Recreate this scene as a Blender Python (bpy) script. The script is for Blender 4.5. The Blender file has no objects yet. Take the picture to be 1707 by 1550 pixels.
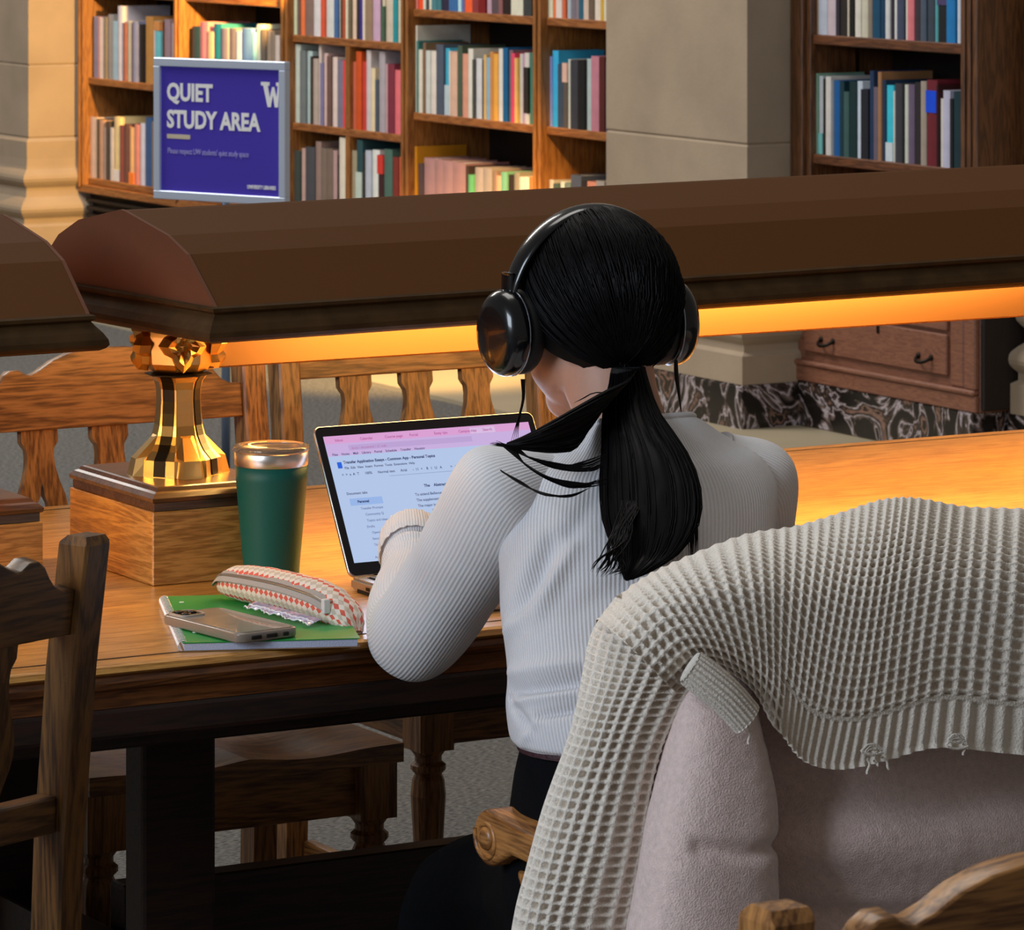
import bpy, bmesh, math, random
from mathutils import Vector, Matrix, noise
R = math.radians
random.seed(7)
S = bpy.context.scene
C = S.collection
# ------------------------------------------------------------------ camera
FPX, CX, HY, ZC = 7333.0, 853.0, -240.0, 1.62
TH = math.atan2(4153, 7333); CT, ST = math.cos(TH), math.sin(TH)
cam_d = bpy.data.cameras.new('camera'); cam = bpy.data.objects.new('camera', cam_d); C.objects.link(cam)
cam.location = (0, 0, ZC); cam.rotation_euler = (R(90), 0, -TH)
cam_d.sensor_width = 36; cam_d.lens = FPX/1707*36; cam_d.shift_y = -(775-HY)/1707
cam_d.clip_start = .1; cam_d.clip_end = 100
cam_d.dof.use_dof = True; cam_d.dof.focus_distance = 4.95; cam_d.dof.aperture_fstop = 38
S.camera = cam
# ------------------------------------------------------------------ world, lights, exposure
S.view_settings.view_transform = 'Standard'; S.view_settings.look = 'None'
S.view_settings.gamma = 1; S.view_settings.use_curve_mapping = False; S.view_settings.exposure = 0.0
W = bpy.data.worlds.new('world'); S.world = W; W.use_nodes = True
W.node_tree.nodes['Background'].inputs[0].default_value = (1, .93, .84, 1)
W.node_tree.nodes['Background'].inputs[1].default_value = .14

def area(name, loc, target, sx, sy, power, col, spread=180):
    l = bpy.data.lights.new(name, 'AREA'); l.shape = 'RECTANGLE'; l.size = sx; l.size_y = sy
    l.energy = power; l.color = col; l.spread = R(spread)
    o = bpy.data.objects.new(name, l); C.objects.link(o); o.location = loc
    o.rotation_euler = (Vector(target)-Vector(loc)).to_track_quat('-Z', 'Y').to_euler()
    return o
area('window_daylight', (-3.6, 2.5, 3.2), (2.4, 4.0, .8), 2.6, 2.6, 265, (.76, .87, 1))
area('bookcase_fill', (3.0, 12.8, 5.6), (6.8, 12.8, .7), 2.6, 3.0, 400, (1, .95, .88))  # added area light for the bookcases, placed to leave column sides dark
area('overhead_fill', (2.6, 6.2, 6.5), (2.6, 5.6, .7), 3.0, 3.0, 130, (1, .96, .90))  # added overhead fill to brighten upward faces; no roof opening known

def spot(name, loc, target, power, col, angle, size=.1, blend=.4):
    l = bpy.data.lights.new(name, 'SPOT'); l.energy = power; l.color = col; l.spot_size = R(angle); l.spot_blend = blend
    l.shadow_soft_size = size
    o = bpy.data.objects.new(name, l); C.objects.link(o); o.location = loc
    o.rotation_euler = (Vector(target)-Vector(loc)).to_track_quat('-Z', 'Y').to_euler()
spot('pillar_warm_spot', (6.69, 13.3, 1.25), (6.72, 15.44, .80), 330, (1, .56, .14), 42, .02, .5)  # added spot floating before the bookcase to yellow the pillar; source unseen
spot('floor_warm_spot', (5.7, 10.8, 2.0), (6.6, 12.3, 0), 800, (1, .6, .18), 34, .12, .6)  # added warm spot to yellow the stone border; real source unknown
TUBE = (1, .55, .15)

# ------------------------------------------------------------------ pixel helpers (world points of measured features)
def ray(x, y):
    u = (x-CX)/FPX; v = -(y-HY)/FPX
    return Vector((u*CT+ST, -u*ST+CT, v))
def P(x, y, X=None, Y=None, Z=None, d=None):
    r = ray(x, y)
    t = d if d else X/r.x if X else Y/r.y if Y else (Z-ZC)/r.z
    return Vector((r.x*t, r.y*t, ZC+r.z*t))

# ------------------------------------------------------------------ materials
def lin(c):
    if isinstance(c, str): c = [int(c[i:i+2], 16)/255 for i in (0, 2, 4)]
    return [(x/12.92 if x <= .04045 else ((x+.055)/1.055)**2.4) for x in c] + [1]
MC = {}
def mat(name, col, rough=.6, metal=0, bump=0, bscale=60, var=0, vscale=8, sheen=0, spec=.5, emit=None, estr=1, trans=0, coat=0, ior=1.45):
    if name in MC: return MC[name]
    m = bpy.data.materials.new(name); m.use_nodes = True; n = m.node_tree; b = n.nodes['Principled BSDF']
    c = lin(col) if (isinstance(col, str)) else list(col)+[1]
    b.inputs['Base Color'].default_value = c; b.inputs['Roughness'].default_value = rough
    b.inputs['Metallic'].default_value = metal; b.inputs['Specular IOR Level'].default_value = spec
    b.inputs['Sheen Weight'].default_value = sheen; b.inputs['Transmission Weight'].default_value = trans
    b.inputs['Coat Weight'].default_value = coat; b.inputs['IOR'].default_value = ior
    if emit:
        b.inputs['Emission Color'].default_value = lin(emit); b.inputs['Emission Strength'].default_value = estr
    tc = n.nodes.new('ShaderNodeTexCoord')
    if var:
        nz = n.nodes.new('ShaderNodeTexNoise'); nz.inputs['Scale'].default_value = vscale; nz.inputs['Detail'].default_value = 5
        n.links.new(tc.outputs['Object'], nz.inputs['Vector'])
        r = n.nodes.new('ShaderNodeValToRGB'); r.color_ramp.elements[0].position = .3; r.color_ramp.elements[1].position = .7
        r.color_ramp.elements[0].color = [x*(1-var) for x in c[:3]]+[1]; r.color_ramp.elements[1].color = [min(1, x*(1+var)) for x in c[:3]]+[1]
        n.links.new(nz.outputs['Fac'], r.inputs['Fac']); n.links.new(r.outputs['Color'], b.inputs['Base Color'])
    if bump:
        nb = n.nodes.new('ShaderNodeTexNoise'); nb.inputs['Scale'].default_value = bscale; nb.inputs['Detail'].default_value = 4
        n.links.new(tc.outputs['Object'], nb.inputs['Vector'])
        bp = n.nodes.new('ShaderNodeBump'); bp.inputs['Strength'].default_value = bump; bp.inputs['Distance'].default_value = .002
        n.links.new(nb.outputs['Fac'], bp.inputs['Height']); n.links.new(bp.outputs['Normal'], b.inputs['Normal'])
    MC[name] = m; return m

def wood(name, light, dark, axis='X', rough=.42, grain=1.0, coat=.25):
    if name in MC: return MC[name]
    m = bpy.data.materials.new(name); m.use_nodes = True; n = m.node_tree; b = n.nodes['Principled BSDF']
    tc = n.nodes.new('ShaderNodeTexCoord'); mp = n.nodes.new('ShaderNodeMapping')
    sc = {'X': (1.2, 14, 14), 'Y': (14, 1.2, 14), 'Z': (14, 14, 1.2)}[axis]
    mp.inputs['Scale'].default_value = [s*grain for s in sc]; n.links.new(tc.outputs['Object'], mp.inputs['Vector'])
    n1 = n.nodes.new('ShaderNodeTexNoise'); n1.inputs['Scale'].default_value = 1.4; n1.inputs['Detail'].default_value = 4; n1.inputs['Distortion'].default_value = .6
    n.links.new(mp.outputs[0], n1.inputs['Vector'])
    # growth-ring bands: sine of the warped noise
    mul = n.nodes.new('ShaderNodeMath'); mul.operation = 'MULTIPLY'; mul.inputs[1].default_value = 55; n.links.new(n1.outputs['Fac'], mul.inputs[0])
    sn = n.nodes.new('ShaderNodeMath'); sn.operation = 'SINE'; n.links.new(mul.outputs[0], sn.inputs[0])
    n2 = n.nodes.new('ShaderNodeTexNoise'); n2.inputs['Scale'].default_value = 22; n2.inputs['Detail'].default_value = 3; n.links.new(mp.outputs[0], n2.inputs['Vector'])
    ad = n.nodes.new('ShaderNodeMath'); ad.operation = 'MULTIPLY_ADD'; ad.inputs[1].default_value = .17; ad.inputs[2].default_value = 0
    n.links.new(sn.outputs[0], ad.inputs[0])
    ad2 = n.nodes.new('ShaderNodeMath'); ad2.operation = 'ADD'; n.links.new(ad.outputs[0], ad2.inputs[0]); n.links.new(n2.outputs['Fac'], ad2.inputs[1])
    r = n.nodes.new('ShaderNodeValToRGB'); e = r.color_ramp.elements
    e[0].position = .25; e[0].color = lin(dark); e[1].position = .7; e[1].color = lin(light)
    n.links.new(ad2.outputs[0], r.inputs['Fac']); n.links.new(r.outputs['Color'], b.inputs['Base Color'])
    b.inputs['Roughness'].default_value = rough; b.inputs['Coat Weight'].default_value = coat; b.inputs['Coat Roughness'].default_value = .25
    bp = n.nodes.new('ShaderNodeBump'); bp.inputs['Strength'].default_value = .15; bp.inputs['Distance'].default_value = .001
    n.links.new(ad2.outputs[0], bp.inputs['Height']); n.links.new(bp.outputs['Normal'], b.inputs['Normal'])
    MC[name] = m; return m

def rib_mat(name, col, count, rough=.9, strength=.6, darken=.25, dist=.0015, cross=0):
    """knitted rib: relief follows the U of the cloth's UV map"""
    if name in MC: return MC[name]
    m = bpy.data.materials.new(name); m.use_nodes = True; n = m.node_tree; b = n.nodes['Principled BSDF']
    uv = n.nodes.new('ShaderNodeUVMap'); sp = n.nodes.new('ShaderNodeSeparateXYZ'); n.links.new(uv.outputs[0], sp.inputs[0])
    mu = n.nodes.new('ShaderNodeMath'); mu.operation = 'MULTIPLY'; mu.inputs[1].default_value = count*2*math.pi; n.links.new(sp.outputs['X'], mu.inputs[0])
    sn = n.nodes.new('ShaderNodeMath'); sn.operation = 'SINE'; n.links.new(mu.outputs[0], sn.inputs[0])
    tc = n.nodes.new('ShaderNodeTexCoord'); nz = n.nodes.new('ShaderNodeTexNoise'); nz.inputs['Scale'].default_value = 900; nz.inputs['Detail'].default_value = 2
    n.links.new(tc.outputs['Object'], nz.inputs['Vector'])
    ad = n.nodes.new('ShaderNodeMath'); ad.operation = 'MULTIPLY_ADD'; ad.inputs[1].default_value = .5; n.links.new(sn.outputs[0], ad.inputs[0]); n.links.new(nz.outputs['Fac'], ad.inputs[2])
    r = n.nodes.new('ShaderNodeValToRGB'); c = lin(col); r.color_ramp.elements[0].position = 0; r.color_ramp.elements[1].position = .7
    r.color_ramp.elements[0].color = [x*(1-darken) for x in c[:3]]+[1]; r.color_ramp.elements[1].color = c
    n.links.new(ad.outputs[0], r.inputs['Fac']); n.links.new(r.outputs['Color'], b.inputs['Base Color'])
    bp = n.nodes.new('ShaderNodeBump'); bp.inputs['Strength'].default_value = strength; bp.inputs['Distance'].default_value = dist
    n.links.new(ad.outputs[0], bp.inputs['Height']); n.links.new(bp.outputs['Normal'], b.inputs['Normal'])
    b.inputs['Roughness'].default_value = rough; b.inputs['Sheen Weight'].default_value = .25
    MC[name] = m; return m

OAK_L, OAK_D = 'AE7840', '643C1A'
wX = wood('oak_grain_x', OAK_L, OAK_D, 'X'); wY = wood('oak_grain_y', OAK_L, OAK_D, 'Y'); wZ = wood('oak_grain_z', OAK_L, OAK_D, 'Z')
tX = wood('table_oak_x', 'C8924A', '98662A', 'X', rough=.33, grain=1.6, coat=.45)
tY = wood('table_oak_y', 'C8924A', '98662A', 'Y', rough=.33, grain=1.6, coat=.45)
tdark = wood('table_oak_dark', '2E150A', '140803', 'X', rough=.55, coat=.05)  # shade under the table put into the oak colour; inlay line shares it
shelfZ = wood('shelf_oak_z', '9C662F', '74461C', 'Z', rough=.5); shelfY = wood('shelf_oak_y', '9C6230', '74421C', 'Y', rough=.5)
shelfdark = wood('shelf_back_oak', '1E1109', '120A05', 'Z', rough=.7, coat=0)  # near-black oak: the dark of the bay insides put into its colour
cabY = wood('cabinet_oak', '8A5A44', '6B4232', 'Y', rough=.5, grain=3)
plinthw = wood('plinth_walnut', '5A3A26', '3A2114', 'X', rough=.3, coat=.6)
stone = mat('limestone', '9C8B77', .9, var=.10, vscale=5, bump=.4, bscale=70)
shadem = mat('lamp_shade_bronze_paint', (.092, .032, .006), .7, metal=.0, spec=.15, bump=.05, bscale=400)
rimm = mat('lamp_rim_bronze', (.055, .028, .010), .6, metal=0, spec=.12, bump=.1, bscale=150, var=.25, vscale=30)
brass = mat('polished_brass', (.80, .50, .18), .28, metal=1, bump=.12, bscale=60)
brassd = mat('dark_brass', (.02, .015, .01), .25, metal=.6)

# ------------------------------------------------------------------ mesh helpers
def link(name, me, m=None, parent=None, smooth=False):
    o = bpy.data.objects.new(name, me); C.objects.link(o)
    if m is not None:
        for x in (m if isinstance(m, (list, tuple)) else [m]): me.materials.append(x)
    if parent is not None: o.parent = parent
    if smooth: me.polygons.foreach_set('use_smooth', [True]*len(me.polygons))
    return o
def tag(o, label, cat, group=None, kind=None):
    o['label'] = label; o['category'] = cat
    if group: o['group'] = group
    if kind: o['kind'] = kind
    return o
def struct(o): o['kind'] = 'structure'; return o
def thing(name, label, cat, loc=(0, 0, 0), rotz=0, group=None):
    o = bpy.data.objects.new(name, None); C.objects.link(o); o.location = loc; o.rotation_euler = (0, 0, rotz)
    o.empty_display_size = .1
    return tag(o, label, cat, group)
def from_bm(name, bm, m, parent=None, smooth=False):
    bmesh.ops.recalc_face_normals(bm, faces=bm.faces)
    me = bpy.data.meshes.new(name); bm.to_mesh(me); bm.free()
    return link(name, me, m, parent, smooth)
def add_box(bm, a, b, mi=0):
    x0, y0, z0 = a; x1, y1, z1 = b
    v = [bm.verts.new(p) for p in ((x0,y0,z0),(x1,y0,z0),(x1,y1,z0),(x0,y1,z0),(x0,y0,z1),(x1,y0,z1),(x1,y1,z1),(x0,y1,z1))]
    for f in ((0,3,2,1),(4,5,6,7),(0,1,5,4),(1,2,6,5),(2,3,7,6),(3,0,4,7)):
        bm.faces.new([v[i] for i in f]).material_index = mi
    return v
def box(name, a, b, m, parent=None, bev=0, seg=2):
    bm = bmesh.new(); add_box(bm, [min(p, q) for p, q in zip(a, b)], [max(p, q) for p, q in zip(a, b)])
    if bev: bmesh.ops.bevel(bm, geom=list(bm.edges), offset=bev, segments=seg, affect='EDGES', profile=.5)
    return from_bm(name, bm, m, parent)
def cr(p0, p1, p2, p3, t):
    return .5*((2*p1)+(-p0+p2)*t+(2*p0-5*p1+4*p2-p3)*t*t+(-p0+3*p1-3*p2+p3)*t*t*t)
def samp(ctrl, t):
    n = len(ctrl)-1; s = min(max(t, 0), 1)*n; i = min(int(s), n-1); f = s-i
    g = lambda k: ctrl[k] if 0 <= k <= n else (ctrl[0]*2-ctrl[1] if k < 0 else ctrl[n]*2-ctrl[n-1])
    return cr(g(i-1), g(i), g(i+1), g(i+2), f)
def grid_mesh(name, pts, uvs, m, parent=None, closed=False, smooth=True, disp=None, cap=False):
    """pts[j][i] rows of Vectors; closed joins i end to start; disp(i,j,co,no)->offset along normal"""
    nv, nu = len(pts), len(pts[0]); flat = [p for r in pts for p in r]; faces = []
    ue = nu if closed else nu-1; uvl = []
    for j in range(nv-1):
        for i in range(ue):
            i2 = (i+1) % nu
            faces.append((j*nu+i, j*nu+i2, (j+1)*nu+i2, (j+1)*nu+i))
            a = uvs[j][i]; b = uvs[j][i+1]; c = uvs[j+1][i+1]; d = uvs[j+1][i]; uvl += [a, b, c, d]
    ncap = 0
    if cap:
        faces.append(tuple(range(nu))); faces.append(tuple(reversed([(nv-1)*nu+i for i in range(nu)]))); uvl += [(0, 0)]*(2*nu)
    me = bpy.data.meshes.new(name); me.from_pydata([tuple(p) for p in flat], [], faces)
    l = me.uv_layers.new(name='UVMap'); l.data.foreach_set('uv', [x for q in uvl for x in q])
    if disp:
        me.update(); nos = [v.normal.copy() for v in me.vertices]
        for j in range(nv):
            for i in range(nu):
                k = j*nu+i; v = me.vertices[k]; v.co = v.co + nos[k]*disp(i, j, v.co, nos[k])
    me.update()
    return link(name, me, m, parent, smooth)
def loft(name, rings, m, parent=None, nu=32, nv=40, disp=None, cap=True, smooth=True, power=2, uscale=1):
    """rings: (centre, a, b) vectors; point = c + a cos + b sin"""
    cs = [Vector(r[0]) for r in rings]; As = [Vector(r[1]) for r in rings]; Bs = [Vector(r[2]) for r in rings]
    pts, uvs = [], []; L = 0; prev = None
    for j in range(nv):
        t = j/(nv-1); c = samp(cs, t); a = samp(As, t); b = samp(Bs, t)
        if prev is not None: L += (c-prev).length
        prev = c; row = []
        for i in range(nu):
            th = 2*math.pi*i/nu; x, y = math.cos(th), math.sin(th)
            if power != 2: x = math.copysign(abs(x)**(2/power), x); y = math.copysign(abs(y)**(2/power), y)
            row.append(c+a*x+b*y)
        pts.append(row); uvs.append([(i/nu*uscale, L) for i in range(nu+1)])
    return grid_mesh(name, pts, uvs, m, parent, True, smooth, disp, cap)
def tube_rings(path, radii, up=Vector((0, 0, 1)), flat=1.0):
    """path of Vectors with radii -> rings with parallel-transported frames"""
    out = []; n = len(path); a = None
    for k in range(n):
        t = (path[min(k+1, n-1)]-path[max(k-1, 0)]).normalized()
        if a is None:
            a = t.cross(up)
            if a.length < 1e-4: a = t.cross(Vector((1, 0, 0)))
        else: a = a-t*a.dot(t)
        a.normalize(); b = t.cross(a).normalized(); r = radii[k]
        out.append((path[k], a*r, b*r*flat))
    return out
def lathe(name, prof, m, parent=None, n=24, loc=(0, 0, 0), smooth=True, rot=0, flatten=None):
    bm = bmesh.new(); rows = []
    for r, z in prof:
        rows.append([bm.verts.new((loc[0]+max(r, 1e-4)*math.cos(rot+2*math.pi*i/n), loc[1]+max(r, 1e-4)*math.sin(rot+2*math.pi*i/n), loc[2]+z)) for i in range(n)])
    for a, b in zip(rows, rows[1:]):
        for i in range(n): bm.faces.new((a[i], a[(i+1) % n], b[(i+1) % n], b[i]))
    bm.faces.new(list(reversed(rows[0]))); bm.faces.new(rows[-1])
    return from_bm(name, bm, m, parent, smooth)
def prism(name, outlines, depth, m, parent=None, mtx=None, bevel=0, res=1):
    """2D outlines (first outer, rest holes) extruded to depth (centred), then placed by mtx"""
    cu = bpy.data.curves.new(name, 'CURVE'); cu.dimensions = '2D'; cu.fill_mode = 'BOTH'; cu.extrude = max(depth/2-bevel, .0001)
    cu.bevel_depth = bevel; cu.bevel_resolution = res; cu.offset = -bevel
    for o in outlines:
        s = cu.splines.new('POLY'); s.points.add(len(o)-1); s.use_cyclic_u = True
        for p, q in zip(s.points, o): p.co = (q[0], q[1], 0, 1)
    ob = bpy.data.objects.new('tmp', cu); C.objects.link(ob)
    bpy.context.view_layer.update()
    me = bpy.data.meshes.new_from_object(ob.evaluated_get(bpy.context.evaluated_depsgraph_get()))
    bpy.data.objects.remove(ob); bpy.data.curves.remove(cu)
    me.name = name
    if mtx: me.transform(mtx)
    return link(name, me, m, parent)
def mesh_text(name, body, size, m, parent, mtx, bold=0, align='LEFT', spacing=1.0, depth=.0004):
    cu = bpy.data.curves.new(name, 'FONT'); cu.body = body; cu.size = size; cu.offset = bold; cu.extrude = depth
    cu.align_x = align; cu.space_character = spacing; cu.resolution_u = 3
    ob = bpy.data.objects.new('tmp', cu); C.objects.link(ob); bpy.context.view_layer.update()
    me = bpy.data.meshes.new_from_object(ob.evaluated_get(bpy.context.evaluated_depsgraph_get()))
    bpy.data.objects.remove(ob); bpy.data.curves.remove(cu); me.transform(mtx)
    return link(name, me, m, parent)
def frame(o, x, y, z):
    m = Matrix.Identity(4)
    for i, v in enumerate((x, y, z)):
        for k in range(3): m[k][i] = v[k]
    for k in range(3): m[k][3] = o[k]
    return m
def wires(name, paths, r, m, parent=None, sides=3, taper=None):
    """many thin strands as one mesh"""
    V, Fc = [], []
    for pi, path in enumerate(paths):
        n = len(path); rr = r[pi] if isinstance(r, list) else r; base = len(V)
        for k in range(n):
            t = (path[min(k+1, n-1)]-path[max(k-1, 0)]).normalized()
            a = t.cross(Vector((.3, -.9, .2))).normalized(); b = a.cross(t)
            q = rr*(1 if not taper else max(.15, min(1, (n-1-k)/(n*taper)+.1)))
            for s in range(sides):
                w = 2*math.pi*s/sides; V.append(path[k]+a*(math.cos(w)*q)+b*(math.sin(w)*q))
        for k in range(n-1):
            for s in range(sides):
                s2 = (s+1) % sides; Fc.append((base+k*sides+s, base+k*sides+s2, base+(k+1)*sides+s2, base+(k+1)*sides+s))
    me = bpy.data.meshes.new(name); me.from_pydata([tuple(v) for v in V], [], Fc)
    return link(name, me, m, parent, True)
def smooth_path(ctrl, n): return [samp(ctrl, k/(n-1)) for k in range(n)]

# ================================================================== SETTING
carpet = bpy.data.materials.new('carpet'); carpet.use_nodes = True
n = carpet.node_tree; b = n.nodes['Principled BSDF']; tc = n.nodes.new('ShaderNodeTexCoord')
mp = n.nodes.new('ShaderNodeMapping'); mp.inputs['Scale'].default_value = (90, 260, 1); mp.inputs['Rotation'].default_value = (0, 0, .3)
n.links.new(tc.outputs['Object'], mp.inputs['Vector'])
nz = n.nodes.new('ShaderNodeTexNoise'); nz.inputs['Scale'].default_value = 1; nz.inputs['Detail'].default_value = 3; n.links.new(mp.outputs[0], nz.inputs['Vector'])
r = n.nodes.new('ShaderNodeValToRGB'); e = r.color_ramp.elements; e[0].position = .38; e[0].color = lin('353433'); e[1].position = .62; e[1].color = lin('72706D')
n.links.new(nz.outputs['Fac'], r.inputs['Fac']); n.links.new(r.outputs['Color'], b.inputs['Base Color']); b.inputs['Roughness'].default_value = .95
bp = n.nodes.new('ShaderNodeBump'); bp.inputs['Strength'].default_value = .5; bp.inputs['Distance'].default_value = .003
n.links.new(nz.outputs['Fac'], bp.inputs['Height']); n.links.new(bp.outputs['Normal'], b.inputs['Normal'])
struct(box('floor', (-4, -1, -.1), (9, 20, 0), carpet))
struct(box('trim_1', (6.26, 5, 0), (7.4, 20, .012), mat('stone_border', 'A3977F', .55, var=.08, vscale=3)))
struct(box('wall_right', (7.32, 5, 0), (7.5, 20, 3.4), mat('plaster_wall', '9A8F80', .9, var=.05, vscale=3)))

XF = 6.83                                             # front plane of the bookcases
def yat(px, X=XF):
    rr = ray(px, 0); return X*rr.y/rr.x
# marble with white and rose veins
mb = bpy.data.materials.new('black_marble'); mb.use_nodes = True; n = mb.node_tree; b = n.nodes['Principled BSDF']
tc = n.nodes.new('ShaderNodeTexCoord'); nz = n.nodes.new('ShaderNodeTexNoise'); nz.inputs['Scale'].default_value = 5; nz.inputs['Detail'].default_value = 6; nz.inputs['Distortion'].default_value = 2.6
n.links.new(tc.outputs['Object'], nz.inputs['Vector'])
r = n.nodes.new('ShaderNodeValToRGB'); e = r.color_ramp.elements; e[0].position = .0; e[0].color = lin('14110F'); e[1].position = 1; e[1].color = lin('171412')
for p_, c_ in ((.44, '1A1614'), (.475, '6E5F5A'), (.495, 'B9B0B8'), (.515, '4E423D'), (.56, '191514'), (.62, '8A6A5C'), (.635, '2A221E')):
    q = e.new(p_); q.color = lin(c_)
n.links.new(nz.outputs['Fac'], r.inputs['Fac']); n.links.new(r.outputs['Color'], b.inputs['Base Color']); b.inputs['Roughness'].default_value = .25

def rect_stack(name, x0, y0, x1, y1, prof, m, parent, cut=()):
    """stack of horizontal rectangles: prof = (outset, z); front (-X) and both Y sides are moulded"""
    bm = bmesh.new(); rows = []
    for o_, z in prof:
        rows.append([bm.verts.new(p) for p in ((x0-o_, y0-o_, z), (x1, y0-o_, z), (x1, y1+o_, z), (x0-o_, y1+o_, z))])
    for a, c in zip(rows, rows[1:]):
        for i in range(4): bm.faces.new((a[i], a[(i+1) % 4], c[(i+1) % 4], c[i]))
    bm.faces.new(list(reversed(rows[0]))); bm.faces.new(rows[-1])
    return from_bm(name, bm, m, parent)
BASEP = [(.045, .135), (.045, .215), (.03, .225), (.03, .24)] + [(.03+.022*math.sin(math.pi*k/6), .245+.07*k/6) for k in range(7)] + \
        [(.018, .325), (.014, .35)] + [(.014+.022*math.sin(math.pi*k/6), .36+.07*k/6) for k in range(7)] + [(.012, .44), (.010, .47), (.012, .535), (.0, .548)]
def column(label, x0, y0, x1, y1, joints, top=2.6, sc=1.0):
    t = thing('stone_column', label, 'column', ((x0+x1)/2, (y0+y1)/2, 0))
    off = Vector(t.location)
    def rs(nm, prof, m):
        o = rect_stack(nm, x0-off.x, y0-off.y, x1-off.x, y1-off.y, [(a*sc, z) for a, z in prof], m, t); return o
    rs('marble_plinth', [(.05, 0.012), (.05, .128), (.042, .135)], mb)
    rs('base_moulding', BASEP, stone)
    zs = [.548]+joints+[top]
    for a, c in zip(zs, zs[1:]):
        rs('stone_block', [(-.004, a), (0, a+.006), (0, c-.006), (-.004, c)], stone)
    return t
YC0, YC1 = yat(1245, 6.69), yat(1083, 6.69)
column('square limestone column between the left and right bookcases, black marble foot', 6.69, YC0, 7.2, YC1+.25, [.805, 1.45])
column('limestone pillar at the far left with moulded base glowing in yellow light', 6.634, 15.44, 7.2, 16.9, [.825, 1.5])
column('limestone pier at the right edge of the picture beside the drawers', 6.975, yat(1627)-1.4, 7.3, yat(1627)-.06, [.805, 1.5])

# ------------------------------------------------------------------ bookcases
YB0, YB1 = YC1-.05, yat(129)
def yabs(p): return yat(p)
bc = thing('bookcase', 'long oak bookcase with five bays, left of the square stone column', 'bookcase', (7.0, (YB0+YB1)/2, 0))
O1 = Vector(bc.location)
def bx(nm, a, c, m, par, O, bev=.003): return box(nm, Vector(a)-O, Vector(c)-O, m, par, bev, 1)
ups = [129, 289, 467, 667, 887]
XS, XB = 6.853, 7.14
for p_ in ups:
    w_ = .046
    bx('upright', (XF, yat(p_)-w_, .36), (7.16, yat(p_), 2.2), shelfZ, bc, O1)
    bx('upright_bead', (XF-.008, yat(p_)-w_*.5-.008, .36), (XF, yat(p_)-w_*.5+.008, 2.2), shelfZ, bc, O1, .002)
bx('upright', (XF, YB0+.0, .36), (7.16, YB0+.045, 2.2), shelfZ, bc, O1)
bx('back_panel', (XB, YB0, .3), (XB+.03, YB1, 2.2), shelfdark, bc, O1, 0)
bays = {1: (yat(129)-.046, yat(289)), 2: (yat(289)-.046, yat(467)), 3: (yat(467)-.046, yat(667)), 4: (yat(667)-.046, yat(887)), 5: (yat(887)-.046, YB0+.045)}
SH = {1: (.396, .777, 1.117, 1.46), 2: (.396, .777, 1.117, 1.46), 3: (.393, .697, 1.001, 1.305), 4: (.396, .777, 1.117, 1.46), 5: (.396, .777, 1.117, 1.46)}
for k, (ya, yb) in bays.items():
    for z in SH[k]: bx('shelf', (XS, yb, z-.026), (XB, ya, z), shelfY, bc, O1)
# thin centre dividers of bay three
for zz in ((.393, .671), (.697, .975)):
    bx('divider', (XS, yat(582, XS), zz[0]), (XB, yat(575, XS), zz[1]), shelfZ, bc, O1, .001)
# base: frame, vent grille, plinth
bx('base_rail', (XF, YB0, .34), (7.16, YB1, .37), shelfY, bc, O1)
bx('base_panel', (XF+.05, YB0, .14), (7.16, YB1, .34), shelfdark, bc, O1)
for k in range(6):
    bx('grille_bar', (XF+.02, yat(289), .155+.03*k), (XF+.045, yat(129)-.03, .168+.03*k), shelfdark, bc, O1, .001)
bx('marble_plinth', (XF-.01, YB0, .012), (7.16, YB1, .14), mb, bc, O1, .004)

YR0, YR1 = yat(1627), YC0-.0
rb = thing('bookcase', 'dark oak bookcase right of the square stone column, standing on its drawer cabinet', 'bookcase', (7.0, (YR0+YR1)/2, .39))
O2 = Vector(rb.location)
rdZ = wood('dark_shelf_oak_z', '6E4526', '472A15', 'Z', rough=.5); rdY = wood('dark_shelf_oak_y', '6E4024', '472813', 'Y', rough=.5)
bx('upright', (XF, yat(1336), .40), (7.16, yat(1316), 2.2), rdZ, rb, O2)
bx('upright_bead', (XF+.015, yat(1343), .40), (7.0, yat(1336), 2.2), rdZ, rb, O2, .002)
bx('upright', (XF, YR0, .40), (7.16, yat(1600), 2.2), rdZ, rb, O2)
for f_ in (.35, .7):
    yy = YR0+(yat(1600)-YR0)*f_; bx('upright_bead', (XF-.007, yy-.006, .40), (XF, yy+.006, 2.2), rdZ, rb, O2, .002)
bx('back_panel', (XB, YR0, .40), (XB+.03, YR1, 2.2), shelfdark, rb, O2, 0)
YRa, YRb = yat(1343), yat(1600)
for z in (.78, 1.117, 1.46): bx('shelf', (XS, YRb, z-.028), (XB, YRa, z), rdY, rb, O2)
cab = thing('drawer_cabinet', 'low oak drawer cabinet on veined black marble under the right bookcase', 'cabinet', (7.0, (YR0+YR1)/2, 0))
O3 = Vector(cab.location)
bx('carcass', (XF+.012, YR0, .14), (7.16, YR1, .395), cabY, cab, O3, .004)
bx('marble_plinth', (XF, YR0+.02, .012), (7.16, YR1, .14), mb, cab, O3, .004)
bx('base_skirting', (XF-.004, YR0, .14), (XF+.012, YR1, .185), cabY, cab, O3, .003)
bx('base_moulding', (XF-.012, YR0, .185), (XF+.012, YR1, .200), cabY, cab, O3, .005)
yl, yr = YR1-.075, YR0+.14
def P3(x, y): return P(x, y, X=XF)
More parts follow.
